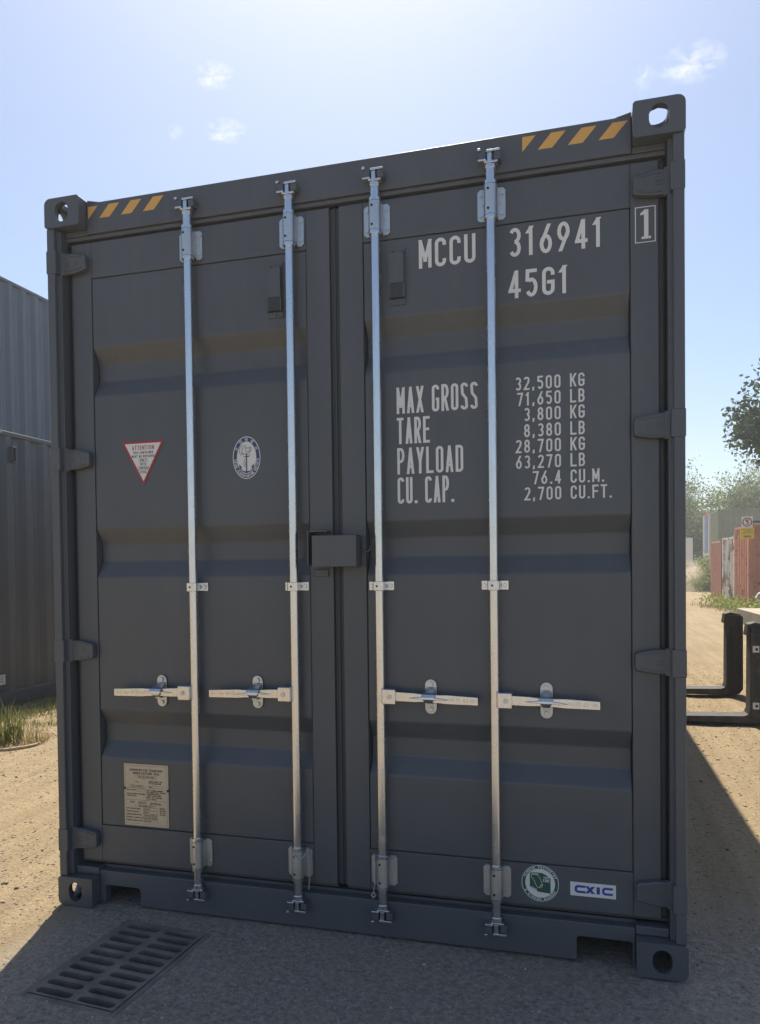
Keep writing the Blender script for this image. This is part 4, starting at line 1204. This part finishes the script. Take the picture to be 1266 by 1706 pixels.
# ------------------------------------------------------------------ truck driving off in its own dust
tk = empty('box_truck', (6.95, 52.0, gz1(7, 52)))
tag(tk, 'white box truck with an orange rear bar driving away in dust', 'truck')
MB().box(-1.25, 1.25, 0, 6.0, 1.62, 3.48).build('box_body', M['sheet'], tk, bevel=.03)
MB().box(-1.27, 1.27, -.06, -.005, 1.50, 1.61).build('rear_bar', M['orange'], tk, bevel=.01)
MB().box(-1.15, 1.15, .05, 7.6, .95, 1.49).build('chassis', M['black'], tk, bevel=.02)
MB().box(-1.2, 1.2, 6.2, 8.2, .9, 3.0).build('cab', M['blue'], tk, bevel=.12)
for x in (-1.0, 1.0):
    for y in (1.3, 6.9):
        mb = MB(); mb.cyl((x-.2, y, .5), (x+.2, y, .5), .5, 24); mb.build('wheel', M['tyre'], tk, smooth=40)
    MB().box(x-.28, x+.28, .55, .58, .30, .94).build('mud_flap', M['rubber'], tk)
mv = bpy.data.materials.new('dust_air'); mv.use_nodes = True
nt = mv.node_tree; nt.nodes.clear()
def nn(t): return nt.nodes.new(t)
tc = nn('ShaderNodeTexCoord'); ln_ = nn('ShaderNodeVectorMath'); ln_.operation = 'LENGTH'; nt.links.new(tc.outputs['Object'], ln_.inputs[0])
mr = nn('ShaderNodeMapRange'); mr.inputs['From Min'].default_value = 1.0; mr.inputs['From Max'].default_value = 0.2; nt.links.new(ln_.outputs['Value'], mr.inputs['Value'])
nz = nn('ShaderNodeTexNoise'); nz.inputs['Scale'].default_value = 2.2; nz.inputs['Detail'].default_value = 3; nt.links.new(tc.outputs['Object'], nz.inputs['Vector'])
mr2 = nn('ShaderNodeMapRange'); mr2.inputs['From Min'].default_value = .36; mr2.inputs['From Max'].default_value = .7; nt.links.new(nz.outputs['Fac'], mr2.inputs['Value'])
mu = nn('ShaderNodeMath'); mu.operation = 'MULTIPLY'; nt.links.new(mr.outputs[0], mu.inputs[0]); nt.links.new(mr2.outputs[0], mu.inputs[1])
mu2 = nn('ShaderNodeMath'); mu2.operation = 'MULTIPLY'; nt.links.new(mu.outputs[0], mu2.inputs[0]); mu2.inputs[1].default_value = 2.2
pv = nn('ShaderNodeVolumePrincipled'); pv.inputs['Color'].default_value = (.86, .76, .62, 1); nt.links.new(mu2.outputs[0], pv.inputs['Density'])
oo = nn('ShaderNodeOutputMaterial'); nt.links.new(pv.outputs[0], oo.inputs['Volume'])
def blob(name, loc, sc, mtl):
    bm = bmesh.new(); bmesh.ops.create_icosphere(bm, subdivisions=3, radius=1.0)
    me = bpy.data.meshes.new(name); bm.to_mesh(me); bm.free(); me.materials.append(mtl)
    o = bpy.data.objects.new(name, me); COL.objects.link(o); o.location = loc; o.scale = sc
    return o
tag(blob('dust_cloud', (7.2, 47.6, .55), (1.7, 3.2, 1.25), mv), 'pale dust cloud thrown up behind the departing truck', 'dust', kind='stuff')

# ------------------------------------------------------------------ plants
def leaves(centres, per, spread, size, seed, up=0.0):
    """many small folded leaf faces round the given centres -> verts, quads"""
    r = np.random.default_rng(seed)
    c = np.repeat(np.asarray(centres), per, 0); n = len(c)
    p = c + r.normal(0, 1, (n, 3))*np.asarray(spread)
    a = r.normal(0, 1, (n, 3)); a[:, 2] += up; a /= np.linalg.norm(a, axis=1)[:, None]
    b_ = np.cross(a, r.normal(0, 1, (n, 3))); b_ /= np.linalg.norm(b_, axis=1)[:, None]
    s = size*r.uniform(.6, 1.3, n)[:, None]
    V = np.stack([p-a*s, p+b_*s*.55, p+a*s, p-b_*s*.55], 1).reshape(-1, 3)
    return V, np.arange(4*n).reshape(-1, 4)
def tree(label, base, crown_c, crown_r, ncl, per, leaf, lmat, bmat, seed, trunk_r, group=None, spread=.35, name='tree'):
    r = np.random.default_rng(seed)
    o = empty(name, base)
    tag(o, label, 'tree', group)
    b_ = np.array(base); cc = np.array(crown_c)-b_; cr = np.array(crown_r)
    mb = MB()
    lean = r.normal(0, .15, 2)
    top = cc+np.array([0, 0, cr[2]*.7])
    tp = [(top[0]*t+lean[0]*math.sin(3*t), top[1]*t+lean[1]*math.sin(3*t), top[2]*t-.05*(t == 0)) for t in np.linspace(0, 1, 9)]
    mb.tube(tp, [trunk_r*(1-.88*t) for t in np.linspace(0, 1, 9)], 9)
    mb.build('trunk', bmat, o, smooth=True)
    cl = []
    limbs = 16
    for i in range(limbs):
        d = r.normal(0, 1, 3); d /= np.linalg.norm(d); d[2] = d[2]*.8+.15
        e = cc+d*cr*r.uniform(.72, 1.06)
        t0 = r.uniform(.35, .85); s0 = np.array(tp[int(t0*8)])
        if e[2] < s0[2]*.6: e[2] = s0[2]*.6
        mid = (s0+e)/2+r.normal(0, .18, 3)*cr*.3+np.array([0, 0, cr[2]*.10])
        path = [tuple((1-t)**2*s0+2*t*(1-t)*mid+t*t*e) for t in np.linspace(0, 1, 6)]
        mb = MB(); mb.tube(path, [trunk_r*.32*(1-.85*t) for t in np.linspace(0, 1, 6)], 6); mb.build('limb', bmat, o, smooth=True)
        for t in r.uniform(.4, 1.05, max(2, ncl//limbs)):
            p = (1-t)**2*s0+2*t*(1-t)*mid+t*t*e
            cl.append(p+r.normal(0, .16, 3)*cr)
    V, F = leaves(cl, per, [spread, spread, spread*.7], leaf, seed+1, .2)
    np_mesh('crown', V, F, lmat, o)
    return o
tree('dark green broadleaf tree overhanging the red containers', (8.3, 23.4, gz1(8.3, 23.4)), (7.35, 23.4, 5.75), (1.75, 1.9, 2.2), 480, 34, .095, M['mapleleaf'], M['bark'], 5, .17, spread=.26)
for i, (x, y, h, w) in enumerate(((5.2, 62, 8.6, 2.6), (8.2, 61, 9.4, 2.4), (10.6, 64, 8.9, 2.2), (12.7, 60, 9.7, 2.1), (15.2, 63, 9.0, 2.5), (18.0, 61, 9.8, 2.6), (9.6, 69, 8.4, 3.0), (13.6, 70, 8.8, 3.2))):
    zb = gz1(x, y)
    tree('pale green birch tree in the row behind the container yard', (x, y, zb), (x, y, zb+h*.54), (w, 1.9, h*.48), 240, 34, .105, M['birchleaf'], M['birchbark'], 40+3*i, .13, 'birch trees beyond the yard', spread=.42, name='birch_tree')

def blades(cx, cy, n, rad, hmin, hmax, width, seed, droop=.5):
    r = np.random.default_rng(seed)
    cx = np.asarray(cx, float); cy = np.asarray(cy, float)
    k = r.integers(0, len(cx), n)
    a = r.uniform(0, 6.283, n); q = rad*np.sqrt(r.random(n))
    x = cx[k]+q*np.cos(a); y = cy[k]+q*np.sin(a); z = gz(x, y)-.005
    h = r.uniform(hmin, hmax, n)*(1-.4*q/rad)
    az = r.uniform(0, 6.283, n); ln = r.uniform(.1, droop, n)*h
    w = width*r.uniform(.6, 1.3, n)
    px, py = -np.sin(az), np.cos(az)
    rows = []
    for t, ww in ((0, 1), (.4, .85), (.75, .55), (1.0, .08)):
        bx, by, bz_ = x+np.cos(az)*ln*t*t, y+np.sin(az)*ln*t*t, z+h*(t-.18*t*t*ln/h)
        rows.append(np.stack([bx-px*w*ww/2, by-py*w*ww/2, bz_], -1)); rows.append(np.stack([bx+px*w*ww/2, by+py*w*ww/2, bz_], -1))
    V = np.stack(rows, 1).reshape(-1, 3)
    base = (np.arange(n)*8)[:, None, None]
    F = (base+np.array([[0, 1, 3, 2], [2, 3, 5, 4], [4, 5, 7, 6]])[None]).reshape(-1, 4)
    return V, F
r = np.random.default_rng(3)
gc = [(r.uniform(-5.0, -4.25), r.uniform(1.8, 9)) for _ in range(200)]
gs = [(r.uniform(-4.25, -3.7)-.0, r.uniform(2.9, 6.5)) for _ in range(46)]
V1, F1 = blades([c[0] for c in gc], [c[1] for c in gc], 8000, .16, .04, .13, .006, 1)
V2, F2 = blades([c[0] for c in gs], [c[1] for c in gs], 1500, .12, .03, .10, .005, 2)
o = np_mesh('grass', np.concatenate([V1, V2]), np.concatenate([F1, F2+len(V1)]), M['grass'])
tag(o, 'green grass along the foot of the slate container', 'grass', kind='stuff')
gd = [(r.uniform(-4.1, -3.45), r.uniform(2.0, 5.5)) for _ in range(60)]
V1, F1 = blades([c[0] for c in gd], [c[1] for c in gd], 3000, .11, .02, .10, .004, 4, 1.2)
tag(np_mesh('dry_grass', V1, F1, M['drygrass']), 'dry straw coloured grass on the sunny edge of the verge', 'grass', kind='stuff')
def tuft(x, y, n, rad, h0, h1, seed, label, w=.010, m_='grass'):
    V, F = blades([x], [y], n, rad, h0, h1, w, seed, .7)
    z = gz1(x, y); V = V-np.array([x, y, z])
    t = np_mesh('grass_tuft', V, F, M[m_]); t.location = (x, y, z)
    tag(t, label, 'grass')
tuft(-3.62, 2.42, 130, .12, .22, .44, 21, 'tall bright green grass tuft at the sunny edge of the verge')
tuft(-3.42, 2.45, 150, .14, .06, .17, 22, 'low dry straw coloured grass tuft beside the tall green one', .006, 'drygrass')
tw = MB(); pts = [(-3.52, 2.16), (-3.44, 2.20), (-3.36, 2.28), (-3.33, 2.36), (-3.34, 2.44)]
tw.tube([(p[0]+3.4, p[1]-2.3, gz1(*p)+.012-gz1(-3.4, 2.3)) for p in pts], [.009, .012, .013, .012, .007], 7)
t_ = tw.build('dry_stick', M['wood'], smooth=True); t_.location = (-3.4, 2.3, gz1(-3.4, 2.3)); tag(t_, 'pale curved dry stick lying at the edge of the verge', 'stick')

def weeds(name, cs, per, spread, leaf, seed, label):
    cc = [(x, y, gz1(x, y)+h) for x, y, h in cs]
    V, F = leaves(cc, per, spread, leaf, seed, .5)
    tag(np_mesh(name, V, F, M['weed']), label, 'plants', kind='stuff')
r = np.random.default_rng(9)
weeds('weeds', [(r.uniform(5.45, 6.25), r.uniform(20.5, 29.5), r.uniform(.03, .28)) for _ in range(75)], 14, (.16, .25, .10), .055, 31, 'yellow green weeds growing at the foot of the red container row')
V, F = blades([c for c in r.uniform(5.0, 6.1, 70)], [c for c in r.uniform(18.5, 28, 70)], 1500, .25, .06, .25, .012, 8)
tag(np_mesh('grass', V, F, M['grass']), 'tufted grass beside the track by the red containers', 'grass', kind='stuff')
weeds('creeper', [(8.2+r.normal(0, .08), r.uniform(45.8, 48.6), r.uniform(.1, 1.9)) for _ in range(90)]+[(7.7+r.normal(0, .3), r.uniform(45, 47.5), r.uniform(.2, 1.3)) for _ in range(25)], 16, (.12, .2, .16), .10, 33, 'leafy creeper climbing the cream half height container')

# ------------------------------------------------------------------ small fair-weather clouds, far above the yard
cv = mv.copy(); cv.name = 'cloud_vapour'
for n in cv.node_tree.nodes:
    if n.type == 'PRINCIPLED_VOLUME': n.inputs['Color'].default_value = (.98, .98, 1, 1); n.inputs['Anisotropy'].default_value = .3
    if n.type == 'MATH' and not n.inputs[1].is_linked: n.inputs[1].default_value = .06
    if n.type == 'TEX_NOISE': n.inputs['Scale'].default_value = 1.9; n.inputs['Detail'].default_value = 5; n.inputs['Roughness'].default_value = .65
    if n.type == 'MAP_RANGE' and abs(n.inputs['From Max'].default_value-.7) < 1e-3: n.inputs['From Min'].default_value = .50; n.inputs['From Max'].default_value = .80
def ray(px, py):
    return (right*((px-633)/1240)+down*((py-973.46)/1240)+fwd).normalized()
for px, py, wd, ht, lab in ((1150, 106, 78, 34, 'small bright ragged cloud above the container corner'), (1073, 128, 26, 30, 'tiny wisp of cloud beside the ragged one'), (355, 126, 52, 26, 'faint small cloud high over the container header'), (374, 219, 58, 22, 'thin flat cloud streak low over the container header'), (292, 220, 24, 20, 'tiny faint puff of cloud beside the flat streak')):
    dist = 1500
    p = CAM+ray(px, py)*dist
    k = dist/1240*.62
    c = blob('cloud', p, (wd*k, wd*k*.8, ht*k), cv)
    tag(c, lab, 'cloud')

# far wood closing the horizon all along the back of the yard
r = np.random.default_rng(77)
wc = []
for x in np.arange(-75, 90, 1.6):
    yb = 98+r.normal(0, 3); hh = r.uniform(3.6, 6.2)
    for _ in range(9): wc.append((x+r.normal(0, 1.0), yb+r.normal(0, 1.5), float(gz(x, yb))+hh*r.uniform(.05, 1)))
V, F = leaves(wc, 26, (.8, .8, .6), .24, 78, .2)
tag(np_mesh('woodland', V, F, M['birchleaf']), 'low far-off wood along the back of the yard', 'wood', kind='stuff')

# ------------------------------------------------------------------ added haze: pales far things and stands in for veiling glare
hz = MB().box(-625, 625, -130, 965, -2.6, 12.5).build('haze', mat('unused_surface', (1, 1, 1)))
hm = bpy.data.materials.new('haze_veil'); hm.use_nodes = True; hm.node_tree.nodes.clear()
hv = hm.node_tree.nodes.new('ShaderNodeVolumePrincipled'); ho = hm.node_tree.nodes.new('ShaderNodeOutputMaterial')
hv.inputs['Color'].default_value = (.86, .92, 1, 1); hv.inputs['Density'].default_value = 0.0023; hv.inputs['Anisotropy'].default_value = 0.45
hm.node_tree.links.new(hv.outputs[0], ho.inputs['Volume'])
hz.data.materials.clear(); hz.data.materials.append(hm)
tag(hz, 'thin dusty haze added over the whole yard for a glare-like veil', 'haze', kind='stuff')
